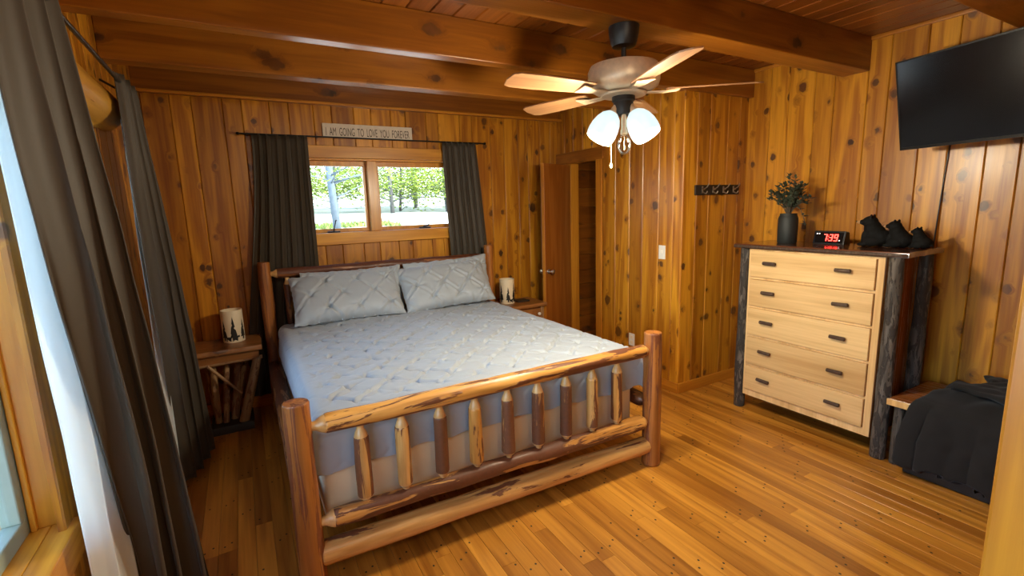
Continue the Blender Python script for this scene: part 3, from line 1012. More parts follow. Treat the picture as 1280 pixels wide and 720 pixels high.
# ================================================================ nightstands and lanterns
n1 = thing('log_nightstand', 'branch-legged nightstand beside the left of the bed', 'nightstand', (-.19, 4.3, 0), group='log nightstands')
def slab(x0, x1, y0, y1, z0, z1, mat, name, parent, wav=.01):
    pts = []
    for i in range(14): pts.append((lerp(x0, x1, i/14), y0+wav*noise.noise(Vector((i*.7, x0, 1)))))
    for i in range(8): pts.append((x1+wav*.6*noise.noise(Vector((i*.7, x1, 2))), lerp(y0, y1, i/8)))
    for i in range(14): pts.append((lerp(x1, x0, i/14), y1))
    for i in range(8): pts.append((x0+wav*.6*noise.noise(Vector((i*.7, x0, 5))), lerp(y1, y0, i/8)))
    # grain along the long side: lay the slab with its length on local z
    cx, cy = (x0+x1)/2, (y0+y1)/2
    long_x = (x1-x0) > (y1-y0)
    mb = MB()
    n = len(pts)
    ins = .004
    def pp(x_, y_, z_): return (x_-cx, y_-cy, z_-z0)
    rows = [(0, z0), (0, z1-.005), (1, z1)]
    for k, z_ in rows:
        for x_, y_ in pts:
            mb.v.append(pp(cx+(x_-cx)*(1-k*ins/max(.1, x1-x0)*2), cy+(y_-cy)*(1-k*ins/max(.1, y1-y0)*2), z_))
    for j in range(2):
        for i in range(n):
            mb.f.append((j*n+i, j*n+(i+1) % n, (j+1)*n+(i+1) % n, (j+1)*n+i))
    mb.f.append(tuple(reversed(range(n))))
    mb.f.append(tuple(range(2*n, 3*n)))
    q = basis((0, 0, 1), (0, 1, 0), (1, 0, 0), (0, 0, 0)) if False else None
    if long_x:
        rot = Matrix(((0, 0, 1, 0), (0, 1, 0, 0), (-1, 0, 0, 0), (0, 0, 0, 1)))
    else:
        rot = Matrix(((1, 0, 0, 0), (0, 0, 1, 0), (0, -1, 0, 0), (0, 0, 0, 1)))
    me = mb.mesh(name, mat, 'auto')
    me.transform(rot.inverted())
    return obj(name, me, None, parent, T(cx, cy, z0) @ rot)
slab(-.43, .045, 4.10, 4.50, .625, .662, 'slab', 'top_slab', n1, .014)
bar('apron', (-.40, 4.15, .585), (.02, 4.15, .585), .03, .07, 'slab', n1)
bar('apron', (-.40, 4.45, .585), (.02, 4.45, .585), .03, .07, 'slab', n1)
for yy in (4.15, 4.45):
    log('cross_log', (-.42, yy, .545), (.04, yy, .555), .017, .016, 'birch', n1)
slab(-.36, -.07, 4.10, 4.42, .0, .06, 'darkbase', 'base_slab', n1, .01)
for p0, p1, r_ in (((-.14, 4.16, .05), (.005, 4.15, .55), .038), ((-.20, 4.25, .05), (-.12, 4.30, .60), .030), ((-.26, 4.2, .05), (-.20, 4.25, .60), .022),
                   ((-.31, 4.22, .05), (-.30, 4.20, .60), .026), ((-.20, 4.38, .05), (-.06, 4.42, .60), .03), ((-.32, 4.37, .05), (-.36, 4.42, .60), .03)):
    log('branch_leg', p0, p1, r_, r_*.8, 'birch', n1, wob=.1, n=12)
log('branch_brace', (-.33, 4.12, .55), (-.13, 4.11, .30), .013, .011, 'birch', n1)
bar('shelf_rail', (-.42, 4.50, .53), (.03, 4.50, .53), .02, .03, 'slab', n1)

n2 = thing('log_nightstand', 'nightstand between the bed and the open door', 'nightstand', (2.50, 4.3, 0), group='log nightstands')
slab(2.27, 2.70, 4.10, 4.50, .635, .67, 'slab', 'top_slab', n2, .012)
obj('body', MB().bbox(2.32, 2.66, 4.15, 4.47, .42, .635, .004), 'case', n2)
dr = obj('drawer', MB().bbox(2.335, 2.645, 4.135, 4.155, .45, .61, .005), 'slab', n2)
obj('knob', MB().lathe([(.008, 0), (.008, .012), (.016, .018), (.018, .026), (.01, .034)], 14), 'white', dr, T(2.61, 4.136, .555) @ Matrix.Rotation(PI/2, 4, 'X'), smooth='auto')
for xx in (2.31, 2.66):
    for yy in (4.15, 4.46):
        log('leg', (xx, yy, 0), (xx, yy, .635), .028, .025, 'birch', n2, wob=.08)
for yy in (4.15, 4.46):
    log('stretcher', (2.32, yy, .16), (2.65, yy, .16), .018, .018, 'birch', n2)
tr = tag(obj('dark_piece', MB().bbox(2.44, 2.58, 4.25, 4.37, .671, .686, .004), 'darkbase'), 'small dark flat piece on the nightstand beside the door', 'dark_piece')  # thin dark block lying on the nightstand top

def pine_outline(h, w):
    pts = [(-.006, 0), (-.006, h*.14)]
    lay = 6
    for i in range(lay):
        z0 = h*(.14+.86*i/lay)
        z1 = h*(.14+.86*(i+1)/lay)
        ww = w*(1-i/lay)/2
        pts += [(-ww, z0), (-ww*.22, z1-.25*h/lay)]
    pts.append((0, h))
    return pts+[(-x_, z) for x_, z in reversed(pts[:-1])]
def lantern(x, y, z, label, rot=0.):
    t = thing('lantern', label, 'lantern', (x, y, z), rot, 'cream tree lanterns on the nightstands')
    r_, hh = .078, .255
    obj('shell', MB().lathe([(r_*.97, 0), (r_, .006), (r_, hh-.004), (r_*.985, hh), (r_*.93, hh), (r_*.93, .012), (.001, .012)], 36, cap=True), 'lantern', t, world=False, smooth='auto')
    def wrap(outline, ang, name, z0):
        # flat cut-out bent round the shell, subdivided so that it follows the curve
        bm = bmesh.new()
        vs = [bm.verts.new((a, 0, b)) for a, b in outline]
        f = bm.faces.new(vs)
        bmesh.ops.triangulate(bm, faces=[f])
        bmesh.ops.subdivide_edges(bm, edges=list(bm.edges), cuts=2, use_grid_fill=True)
        for q in bm.verts:
            a = ang+q.co.x/(r_+.001)
            q.co = Vector(((r_+.0012)*math.cos(a), (r_+.0012)*math.sin(a), q.co.z+z0))
        mb = MB()
        mb.from_bm(bm)
        o = obj(name, mb, 'sil', t, world=False)
        sm = o.modifiers.new('thickness', 'SOLIDIFY')
        sm.thickness = .001
        sm.offset = 0
    for k, (a, h_, w_) in enumerate(((-88, .19, .05), (-35, .16, .046), (-140, .16, .046), (165, .18, .05), (20, .18, .05), (75, .15, .046), (120, .17, .05))):
        wrap(pine_outline(h_, w_), R(a), 'pine_silhouette', .02)
    moose = [(-.024, 0), (-.019, 0), (-.017, .018), (.004, .018), (.006, 0), (.011, 0), (.012, .022), (.018, .028), (.026, .026), (.027, .031), (.021, .036), (.026, .044), (.014, .042), (.010, .034), (-.018, .034), (-.026, .028)]
    for a in (-112, -78, 10):
        wrap(moose, R(a), 'moose_silhouette', .014)
    return t
lantern(-.14, 4.36, .6625, 'cream lantern with black pine trees on the left nightstand')
lantern(2.345, 4.32, .6705, 'cream lantern with black pine trees on the nightstand by the door', R(30))

# ================================================================ dresser
DX0, DX1, DY0, DY1 = 3.385, 3.80, 1.375, 2.335
ds = thing('log_dresser', 'five-drawer pale wood dresser with dark bark posts', 'dresser', (3.6, 1.855, 0))
body = MB()
body.bbox(DX0+.004, DX1, DY0+.03, DY1-.03, .12, 1.288, .003)
obj('case', body, 'case', ds)
ff = MB()
fx0, fx1 = DX0-.006, DX0+.006
zs = [1.283, 1.066, .842, .612, .376, .166]
ff.box(fx0, fx1, DY0+.032, DY0+.070, .122, 1.286).box(fx0, fx1, DY1-.05, DY1-.032, .122, 1.286)
for z in zs[1:-1]:
    ff.box(fx0, fx1, DY0+.070, DY1-.05, z-.008, z+.008)
ff.box(fx0, fx1, DY0+.070, DY1-.05, .122, .174).box(fx0, fx1, DY0+.070, DY1-.05, 1.272, 1.286)
obj('face_frame', ff, 'drawer', ds)
for z1, z0 in zip(zs, zs[1:]):
    hgt = z1-z0-.02
    L = DY1-.052-(DY0+.074)
    mb = MB().bbox(-hgt/2, hgt/2, -.011, .011, 0, L, .004)
    mt = basis((0, 0, 1), (1, 0, 0), (0, 1, 0), (DX0-.010, DY0+.074, (z0+z1)/2))
    d_ = obj('drawer', mb, 'drawer', ds, mt)
    for yy in (2.122, 1.625):
        p = Vector((DX0-.041, yy-.047, (z0+z1)/2+.012))
        q = Vector((DX0-.041, yy+.047, (z0+z1)/2+.012+random.uniform(-.004, .004)))
        log('twig_handle', p, q, .0135, .013, 'twig', d_, wob=.12, n=10)
for xx in (DX0+.02, DX1-.015):
    for yy in (DY0-.015, DY1+.012):
        log('bark_post', (xx, yy, 0), (xx+random.uniform(-.006, .006), yy+random.uniform(-.006, .006), 1.29), .041, .038, 'bark', ds, wob=.16, n=16, bend=random.uniform(-.006, .006))
tp = slab(3.352, 3.825, 1.285, 2.42, 1.291, 1.322, 'topwood', 'top', ds, .012)
eb = MB().tube([(3.352+.006*noise.noise(Vector((i*.6, 0, 0))), lerp(1.29, 2.415, i/24), 1.3035+.003*noise.noise(Vector((i*.9, 5, 0)))) for i in range(25)], [.0115+.002*noise.noise(Vector((i*1.1, 2, 2))) for i in range(25)], 8)
obj('bark_edge', eb, 'twig', ds, smooth=True)

# plant
TOPZ = 1.3225
pv = thing('potted_plant', 'leafy dark sage plant in a dark vase on the dresser', 'plant', (3.62, 2.165, TOPZ))
obj('vase', MB().lathe([(.062, 0), (.067, .006), (.069, .10), (.068, .185), (.062, .20), (.058, .208), (.058, .222), (.052, .222), (.052, .16), (.001, .16)], 28), 'pot', pv, T(3.62, 2.165, TOPZ), smooth='auto')
st = MB(); lf = MB()
def leaf_add(mb, p, d, up_, L, w):
    d = d.normalized()
    s = d.cross(up_).normalized()
    n_ = s.cross(d)
    pts = [p, p+d*L*.35+s*w*.5+n_*L*.06, p+d*L*.7+s*w*.42+n_*L*.03, p+d*L-n_*L*.06, p+d*L*.7-s*w*.42+n_*L*.03, p+d*L*.35-s*w*.5+n_*L*.06, p+d*L*.5+n_*L*-.02]
    mb.add([q[:] for q in pts], [(0, 6, 1), (1, 6, 2), (2, 6, 3), (3, 6, 4), (4, 6, 5), (5, 6, 0)])
base = Vector((3.62, 2.165, TOPZ+.19))
sprigs = [(Vector((random.uniform(-.10, .08), random.uniform(-.11, .11), random.uniform(.10, .25)))) for _ in range(30)]
sprigs += [Vector((-.02, -.17, .14)), Vector((-.03, -.15, .10)), Vector((-.05, -.16, -.05)), Vector((0, .01, .31)), Vector((.01, -.03, .29)), Vector((0, .15, .17))]
for tip in sprigs:
    pts = [base+tip*(k/6)+Vector((0, 0, .05*math.sin(PI*k/6)*(1 if tip.z > 0 else 2.2))) for k in range(7)]
    st.tube(pts, .0022, 5)
    for k in range(2, 7):
        for _ in range(4):
            a = random.uniform(0, 2*PI)
            d = Vector((math.cos(a), math.sin(a), random.uniform(-.1, .9)))+tip.normalized()*.5
            leaf_add(lf, pts[k]+Vector((random.uniform(-.006, .006),)*3), d, Vector((.1, .2, 1)), random.uniform(.026, .044), random.uniform(.015, .022))
obj('stems', st, 'stem', pv)
fo = obj('foliage', lf, 'leafdark', pv)
fo['kind'] = 'stuff'

# digital clock
ck = thing('digital_clock', 'black digital clock with red digits reading 7:39', 'clock', (3.69, 1.885, TOPZ), R(-90))
# local frame: x runs along the face (photo left to right), -y is the front
prof = [(-.045, 0), (.045, 0), (.03, .088), (-.022, .095)]
cm = MB()
for xx in (-.105, -.097, .097, .105):
    k = .93 if abs(xx) > .1 else 1
    cm.v += [(xx, y_*k, .001+z_*k) for y_, z_ in prof]
for j in range(3):
    for i in range(4):
        cm.f.append((j*4+i, (j+1)*4+i, (j+1)*4+(i+1) % 4, j*4+(i+1) % 4))
cm.f += [(0, 1, 2, 3), (15, 14, 13, 12)]
obj('case', cm, 'black', ck, world=False)
slope = math.atan2(.023, .095)
fm = T(0, -.0455, .001) @ Matrix.Rotation(-slope, 4, 'X')      # local z runs up the sloping face
obj('face', MB().bbox(-.095, .095, -.0012, .001, .010, .086, .0008), 'screen', ck, fm, world=False)
SEG = {'7': 'abc', '3': 'abcdg', '9': 'abcdfg'}
def digit(ch, x0):
    w, h, t = .026, .050, .0065
    z0 = .024
    R_ = {'a': (0, w, h-t, h), 'd': (0, w, 0, t), 'g': (0, w, h/2-t/2, h/2+t/2), 'b': (w-t, w, h/2, h), 'c': (w-t, w, 0, h/2), 'f': (0, t, h/2, h), 'e': (0, t, 0, h/2)}
    mb = MB()
    for s in SEG[ch]:
        a, b, c, d = R_[s]
        g = .0012
        sh = .08
        a, b, c, d = a+g*(s in 'adg')*1.5, b-g*(s in 'adg')*1.5, c+g*(s in 'bcef'), d-g*(s in 'bcef')
        mb.add([(x0+a+sh*c, -.0022, z0+c), (x0+b+sh*c, -.0022, z0+c), (x0+b+sh*d, -.0022, z0+d), (x0+a+sh*d, -.0022, z0+d),
                (x0+a+sh*c, -.0010, z0+c), (x0+b+sh*c, -.0010, z0+c), (x0+b+sh*d, -.0010, z0+d), (x0+a+sh*d, -.0010, z0+d)],
               [(0, 1, 2, 3), (7, 6, 5, 4), (0, 4, 5, 1), (1, 5, 6, 2), (2, 6, 7, 3), (3, 7, 4, 0)])
    obj('digit', mb, 'digit', ck, fm, world=False)
digit('7', -.038); digit('3', .000); digit('9', .034)
cl = MB()
for z in (.038, .058):
    cl.box(-.0065+.08*(z-.024), -.0015+.08*(z-.024), -.0022, -.001, z-.003, z+.003)
obj('colon', cl, 'digit', ck, fm, world=False)
for xx, zz in ((-.082, .076), (-.066, .076), (.074, .03)):
    obj('indicator', MB().box(xx-.003, xx+.003, -.0022, -.001, zz-.003, zz+.003), 'led', ck, fm, world=False)

# bears -- seated, looking up to the photo's left (+y)
def bear(x, y, k, label, rot=0.):
    t = thing('bear_figurine', label, 'figurine', (x, y, TOPZ), rot, 'black bear figurines on the dresser')
    mb = MB()
    def B(c, r, s=(1, 1, 1)): mb.ball((c[0]*k, c[1]*k, c[2]*k), r*k, 16, 10, s)
    # local: +y forward; seated, chest upright, back sloping down behind
    B((0, -.040, .058), .070, (1, 1.0, .86))        # haunches
    B((0, -.006, .085), .066, (1, .95, 1.05))       # belly
    B((0, .012, .125), .057, (1, .92, 1.0))         # shoulders
    B((0, .030, .170), .046, (1, 1.05, .9))         # head
    B((0, .070, .168), .023, (.95, 1.15, .85))      # muzzle root
    for s in (-1, 1):
        B((s*.031, .018, .208), .0155, (.9, .6, 1.1))   # ears
        B((s*.034, .044, .060), .024, (.9, 1, 2.3))     # fore legs
        B((s*.036, .062, .014), .021, (.9, 1.3, .65))   # fore paws
        B((s*.052, -.005, .040), .042, (.7, 1.3, .92))  # thighs
        B((s*.058, .046, .016), .020, (.9, 1.4, .75))   # hind paws
    B((0, -.108, .035), .014)                       # tail
    tmp = obj('tmp', mb, 'bear')
    rm = tmp.modifiers.new('r', 'REMESH'); rm.mode = 'VOXEL'; rm.voxel_size = .0042*k
    smo = tmp.modifiers.new('s', 'SMOOTH'); smo.iterations = 6; smo.factor = .6
    dg = bpy.context.evaluated_depsgraph_get()
    me = bpy.data.meshes.new_from_object(tmp.evaluated_get(dg))
    bpy.data.objects.remove(tmp)
    me.polygons.foreach_set('use_smooth', [True]*len(me.polygons))
    o = obj('body', me, None, t, T(0, 0, .0007), world=False)
    mz = MB().ball((0, .092*k, .169*k), .0165*k, 12, 8, (.85, 1.25, .8))
    mo = obj('muzzle', mz, 'muzzle', t, world=False, smooth=True)
    mo['label'] = 'tan muzzle'
    obj('nose', MB().ball((0, .111*k, .174*k), .006*k, 10, 6), 'black', mo, world=False, smooth=True)
    return t
bear(3.675, 1.61, .95, 'largest black bear figurine, nearest the clock', R(8))
bear(3.675, 1.475, .80, 'middle-sized black bear figurine between the other two', R(-3))
bear(3.68, 1.36, .60, 'smallest black bear figurine at the dresser corner', R(-8))

# ================================================================ television
tv = thing('television', 'black flat-screen television on a swivel wall arm', 'television', (3.67, 1.51, 1.93))
sw, ti, TH, TW = .206, .218, .53, .94
ux = Vector((-math.sin(sw), -math.cos(sw), 0))
nf = Vector((-math.cos(sw), math.sin(sw), 0))
upv = Vector((0, 0, 1))*math.cos(ti)+nf*math.sin(ti)
out = ux.cross(upv)             # screen normal
if out.dot(nf) < 0: out = -out
tvm = basis(ux, -out, upv, (3.675, 1.512, 1.930))
# local: x along the width, z up, -y out of the screen
obj('housing', MB().bbox(0, TW, 0, .035, 0, TH, .006), 'black', tv, tvm)
obj('back_cover', MB().bbox(.18, TW-.18, .035, .07, .06, TH-.14, .01), 'black', tv, tvm)
obj('screen', MB().bbox(.010, TW-.010, -.0015, .002, .018, TH-.010, .0006), 'screen', tv, tvm)
bz = MB()
bz.box(.002, TW-.002, -.004, .0, .002, .017).box(.002, TW-.002, -.003, .0, TH-.009, TH-.001).box(.001, .009, -.003, .0, .002, TH-.002).box(TW-.009, TW-.001, -.003, .0, .002, TH-.002)
obj('bezel', bz, 'iron', tv, tvm)
cpt = tvm @ Vector((TW/2, .07, TH/2))
am = MB().tube([cpt, (3.80, 1.25, 2.16), (3.975, 1.08, 2.16)], .018, 8)
obj('wall_arm', am, 'iron', tv)
obj('wall_plate', MB().bbox(3.962, 3.979, .98, 1.18, 2.06, 2.26, .003), 'iron', tv)
cord = MB().tube([(3.974, 1.36, 2.05), (3.972, 1.372, 1.90), (3.973, 1.385, 1.6), (3.972, 1.395, 1.3), (3.973, 1.41, 1.1), (3.973, 1.45, .88), (3.973, 1.47, .5), (3.972, 1.50, .3)], .004, 8)
tag(obj('power_cord', cord, 'black', smooth=True), 'thin black cord running down the wall below the television', 'cord')

# ================================================================ hooks, switch, outlet
hk = thing('coat_hook_rack', 'dark wooden rack of metal coat hooks', 'coat rack', (3.592, YH-FACE, 1.707))
obj('backplate', MB().bbox(3.313, 3.872, YH-FACE-.018, YH-FACE-.001, 1.707, 1.79, .004), 'darkbase', hk)
for k in range(4):
    cx = 3.395+.132*k
    y0 = YH-FACE-.018
    h = MB().tube([(cx, y0, 1.765), (cx, y0-.02, 1.757), (cx, y0-.045, 1.770), (cx+.003, y0-.062, 1.797)], [.006, .005, .005, .006], 8)
    h.tube([(cx, y0, 1.738), (cx, y0-.02, 1.722), (cx, y0-.038, 1.718), (cx, y0-.048, 1.732), (cx, y0-.048, 1.742)], [.006, .005, .005, .005, .006], 8)
    for s in (-1, 1):
        h.tube([(cx, y0-.006, 1.748), (cx+s*.012, y0-.012, 1.752), (cx+s*.022, y0-.016, 1.764)], [.005, .004, .003], 6)
    h.bbox(cx-.008, cx+.008, y0-.004, y0, 1.722, 1.778, .002)
    obj('hook', h, 'nickel', hk, smooth='auto')
sx = XD-FACE
ls = thing('light_switch', 'white light switch on the closet wall', 'switch', (sx, 2.994, 1.165))
obj('plate', MB().bbox(sx-.007, sx-.0005, 2.957, 3.031, 1.168, 1.288, .002), 'white', ls)
obj('toggle', MB().bbox(sx-.017, sx-.006, 2.989, 2.999, 1.218, 1.242, .002), 'white', ls)
ol = thing('wall_outlet', 'white wall outlet behind the bed corner post', 'outlet', (sx, 3.354, .30))
obj('plate', MB().bbox(sx-.007, sx-.0005, 3.317, 3.391, .30, .42, .002), 'white', ol)
for zz in (.335, .385):
    obj('socket', MB().bbox(sx-.009, sx-.006, 3.339, 3.369, zz-.014, zz+.014, .001), 'lantern', ol)

# ================================================================ ceiling fan
FX, FY2 = 1.775, 1.955
fan = thing('ceiling_fan', 'brass ceiling fan with lit frosted lamp shades', 'ceiling fan', (FX, FY2, 2.525))
def fl_(prof, name, mat, parent=fan, n=32, x=FX, y=FY2):
    return obj(name, MB().lathe(prof, n), mat, parent, T(x, y, 0), smooth='auto')
fl_([(.03, 2.425), (.058, 2.432), (.066, 2.45), (.074, 2.49), (.076, 2.524)], 'canopy', 'bronze')
fl_([(.013, 2.34), (.013, 2.43)], 'downrod', 'bronze', n=14)
fl_([(.018, 2.345), (.03, 2.35), (.03, 2.368), (.018, 2.375)], 'coupling', 'bronze', n=16)
fl_([(.09, 2.208), (.140, 2.214), (.172, 2.236), (.180, 2.262), (.180, 2.312), (.168, 2.338), (.12, 2.352), (.03, 2.356)], 'motor_housing', 'brass')
fl_([(.06, 2.192), (.11, 2.196), (.118, 2.204), (.09, 2.212)], 'flywheel', 'brass')
fl_([(.030, 2.098), (.046, 2.104), (.050, 2.118), (.050, 2.165), (.058, 2.172), (.058, 2.192), (.03, 2.196)], 'switch_housing', 'nickel' if 0 else 'bronze')
for k in range(5):
    a = R(-38+72*k)
    bm_ = T(FX, FY2, 2.213) @ Matrix.Rotation(a, 4, 'Z')
    # iron: from the flywheel out to the blade
    ir = MB()
    ir.add([(.09, -.016, -.010), (.20, -.028, -.014), (.27, -.045, -.012), (.27, .045, -.002), (.20, .028, -.010), (.09, .016, -.010),
            (.09, -.016, -.004), (.20, -.028, -.008), (.27, -.045, -.006), (.27, .045, .004), (.20, .028, -.004), (.09, .016, -.004)],
           [(5, 4, 3, 2, 1, 0), (6, 7, 8, 9, 10, 11)]+[(i, (i+1) % 6, 6+(i+1) % 6, 6+i) for i in range(6)])
    # blade: outline with rounded tip, pitched about its own length; grain on local z
    ol_ = [(.0, -.052), (.10, -.060), (.30, -.068), (.42, -.066), (.45, -.052), (.462, 0), (.45, .052), (.42, .066), (.30, .068), (.10, .060), (.0, .052)]
    bl = MB().prism([(b_, a_) for a_, b_ in ol_][::-1], -.003, .003)
    # prism is in (width, length, thickness): turn so that z is the length
    me = bl.mesh('blade', 'blade')
    me.transform(Matrix(((1, 0, 0, 0), (0, 0, 1, 0), (0, 1, 0, 0), (0, 0, 0, 1))))   # x width, y thickness, z length
    bo = obj('blade', me, None, fan, bm_ @ T(.205, 0, .006) @ Matrix.Rotation(R(12), 4, 'X') @ basis((0, 1, 0), (0, 0, 1), (1, 0, 0), (0, 0, 0)))
    obj('blade_iron', ir, 'brass', bo, bm_)
lit = []
vdir = math.atan2(-FY2, -FX)      # towards the camera
for k, da in enumerate((-1, 1)):
    a = vdir+da*R(66)
    d = Vector((math.cos(a)*.52, math.sin(a)*.52, -.85)).normalized()
    neck = Vector((FX, FY2, 2.128))+Vector((math.cos(a), math.sin(a), 0))*.046
    mt = align(neck, neck+d)
    arm = obj('lamp_arm', MB().lathe([(.016, -.02), (.020, 0), (.020, .014), (.028, .018), (.028, .030), (.02, .034)], 16), 'brass', fan, mt, smooth='auto')
    sh = MB().lathe([(z_r[0], z_r[1]*.9) for z_r in [(.026, .022), (.034, .028), (.050, .045), (.064, .075), (.072, .110), (.074, .145), (.072, .172), (.066, .188),
                     (.063, .187), (.069, .170), (.071, .145), (.069, .110), (.061, .077), (.047, .048), (.030, .031)]], 28, cap=False)
    so = obj('lamp_shade', sh, 'shade', fan, mt, smooth=True)
    so['label'] = 'glowing frosted glass shade'
    bo = obj('bulb', MB().ball((0, 0, .10), .028, 14, 10, (1, 1, 1.3)), 'shade', so, mt, smooth=True)
    lit.append(neck+d*.20)
# third arm without a shade: the clear globe that hangs between the two lit shades
a = vdir+R(6)
d = Vector((math.cos(a)*.18, math.sin(a)*.18, -.98)).normalized()
neck = Vector((FX, FY2, 2.075))+Vector((math.cos(a), math.sin(a), 0))*.03
mt = align(neck, neck+d)
obj('lamp_arm', MB().lathe([(.010, -.05), (.014, 0), (.014, .05), (.018, .055), (.018, .075), (.01, .08)], 14), 'brass', fan, mt, smooth='auto')
gb = obj('clear_globe', MB().lathe([(.012, .075), (.020, .085), (.031, .105), (.036, .130), (.031, .155), (.018, .172), (.004, .178)], 22), 'crystal', fan, mt, smooth=True)
gb['label'] = 'clear unlit glass bulb'
obj('filament', MB().tube([(0, 0, .08), (.004, 0, .10), (-.004, .003, .12), (.004, 0, .14), (0, 0, .155)], .002, 6), 'brass', gb, mt)
cx_, cy_ = FX-.054, FY2+.028
pc = obj('pull_chain', MB().tube([(cx_, cy_, 2.11), (cx_-.002, cy_, 2.0), (cx_-.001, cy_, 1.862)], .0016, 6), 'brass', fan)
obj('pull_fob', MB().lathe([(.002, .0), (.006, .006), (.006, .022), (.002, .028)], 10), 'white', pc, T(cx_-.001, cy_, 1.838), smooth='auto')
for p in lit:
    ld = bpy.data.lights.new('fan_bulb_light', 'POINT')
    ld.energy = BULB_WATTS
    ld.color = BULB_COLOR
    ld.shadow_soft_size = .05
    lo = bpy.data.objects.new('fan_bulb_light', ld)
    COL.objects.link(lo)
    lo.location = p

# ================================================================ added fill lamp behind the camera, brightens the foot of the bed
cl_ = thing('added_fill_lamp', 'added round ceiling lamp behind the camera that brightens the bed foot', 'lamp', (.7, -.5, H))
obj('base', MB().lathe([(.03, -.05), (.15, -.045), (.165, -.02), (.165, 0)], 32), 'brass', cl_, T(.7, -.5, H), smooth='auto')
obj('glass_dome', MB().lathe([(.004, -.145), (.06, -.138), (.11, -.115), (.14, -.08), (.148, -.046)], 32, cap=False), 'shade', cl_, T(.7, -.5, H), smooth=True)
ld = bpy.data.lights.new('added_fill_light', 'POINT')
ld.energy = 21
ld.color = (1.0, .86, .66)
ld.shadow_soft_size = .10
lo = bpy.data.objects.new('added_fill_light', ld)
COL.objects.link(lo)
lo.location = (.7, -.5, H-.26)

# ================================================================ bench, throw, box
bn = thing('wooden_bench', 'small brown wooden bench under the black throw', 'bench', (3.63, .88, 0))
slab(3.36, 3.90, .45, 1.315, .385, .425, 'case', 'seat', bn, .004)
obj('light_end', MB().bbox(3.350, 3.362, 1.0, 1.318, .386, .424, .002), 'tenon', bn)
for xx in (3.41, 3.86):
    for yy in (.52, 1.27):
        log('leg', (xx, yy, 0), (xx, yy, .385), .027, .025, 'bark', bn, wob=.1)
bx = MB().bbox(3.335, 3.80, .58, 1.20, .0, .30, .01)
bxo = tag(obj('storage_box', bx, 'darkbase'), 'dark box standing on the floor under the black throw', 'box')
def throw():
    # over the back edge, across the seat, round the front edge and down to the floor
    def fn(u, v):
        L = v*1.03
        flat, r_ = .53, .05
        y_ = lerp(.42, 1.16, u)
        if L < flat:
            x_, z_ = 3.895-L, .452+.075*math.sin(PI*min(1, L/flat))*(.75+.5*noise.noise(Vector((u*3, 2, v*3))))*min(1, (1-u)*6)
        elif L < flat+r_*PI/2:
            a = (L-flat)/r_
            x_, z_ = 3.895-flat-r_*math.sin(a), .452-r_*(1-math.cos(a))
        else:
            q = L-flat-r_*PI/2
            x_, z_ = 3.895-flat-r_-.06*q, .402-q
        hang = max(0, min(1, (L-flat+.05)/.3))
        fl = .020*math.sin(y_*17+.5)+.010*math.sin(y_*39+2)
        x_ += -abs(fl)*hang
        y_ += .09*hang*(u-.35)
        z_ += .026*noise.noise(Vector((x_*8, y_*9, 1)))*(1-hang)
        x_ += .008*noise.noise(Vector((u*14, v*14, 8)))
        return Vector((x_, y_, max(z_, .085+.02*noise.noise(Vector((u*5, 0, 3))))))
    return MB().grid(fn, 90, 110)
th = tag(obj('throw_blanket', throw(), 'throw', smooth=True), 'black furry throw heaped over the small bench', 'blanket')
sm = th.modifiers.new('thickness', 'SOLIDIFY'); sm.thickness = .02; sm.offset = 1
fold_ = MB()
fold_.grid(lambda u, v: Vector((3.84-.36*u+.03*math.sin(v*9), lerp(.50, 1.02, v)+.05*math.sin(u*5+v*3), .53+.035*math.sin(PI*u)*math.sin(PI*v)+.02*noise.noise(Vector((u*6, v*8, 2))))), 40, 50)
fo_ = obj('fold', fold_, 'throw', th, smooth=True)
sm = fo_.modifiers.new('thickness', 'SOLIDIFY'); sm.thickness = .025

# ================================================================ outside
def terrain(x, y):
    prof = [(-40, -1.), (4.75, -.55), (7, .3), (10, 1.18), (14, 1.5), (20, 1.68), (40, 2.4), (90, 5)]
    for (a, za), (b, zb) in zip(prof, prof[1:]):
        if y <= b:
            z = lerp(za, zb, max(0, (y-a)/(b-a)))
            break
    if x < -.8:
        k = min(1, (-.8-x)/3)
        z = lerp(z, -.75+.03*max(0, y), k)
    return z+.04*noise.noise(Vector((x*.5, y*.5, 0)))
g = MB().grid(lambda u, v: Vector((lerp(-40, 45, u), lerp(4.9, 90, v**1.8), 0)), 60, 70)
g.v = [(x_, y_, terrain(x_, y_)) for x_, y_, z_ in g.v]
g2 = MB().grid(lambda u, v: Vector((lerp(-40, -.9, u), lerp(-40, 4.9, v), 0)), 30, 30)
g.add([(x_, y_, terrain(x_, y_)-.02) for x_, y_, z_ in g2.v], g2.f)
tag(obj('gravel_ground', g, 'ground', smooth=True), 'pale gravel ground rising outside the back window', 'ground', kind='structure')
gr = MB()
for _ in range(5200):
    cx, cy = random.uniform(-3, 3.4), random.uniform(9.0, 12.6)
    if noise.noise(Vector((cx*.6, cy*.7, 4))) < -.05: continue
    z = terrain(cx, cy)
    a = random.uniform(0, PI)
    w = .03
    hh = random.uniform(.05, .12)
    gr.add([(cx-w*math.cos(a), cy-w*math.sin(a), z), (cx+w*math.cos(a), cy+w*math.sin(a), z), (cx+random.uniform(-.04, .04), cy+random.uniform(-.04, .04), z+hh)], [(0, 1, 2)])
tag(obj('grass_patch', gr, 'grass'), 'short green grass beside the gravel outside the window', 'grass', kind='stuff')

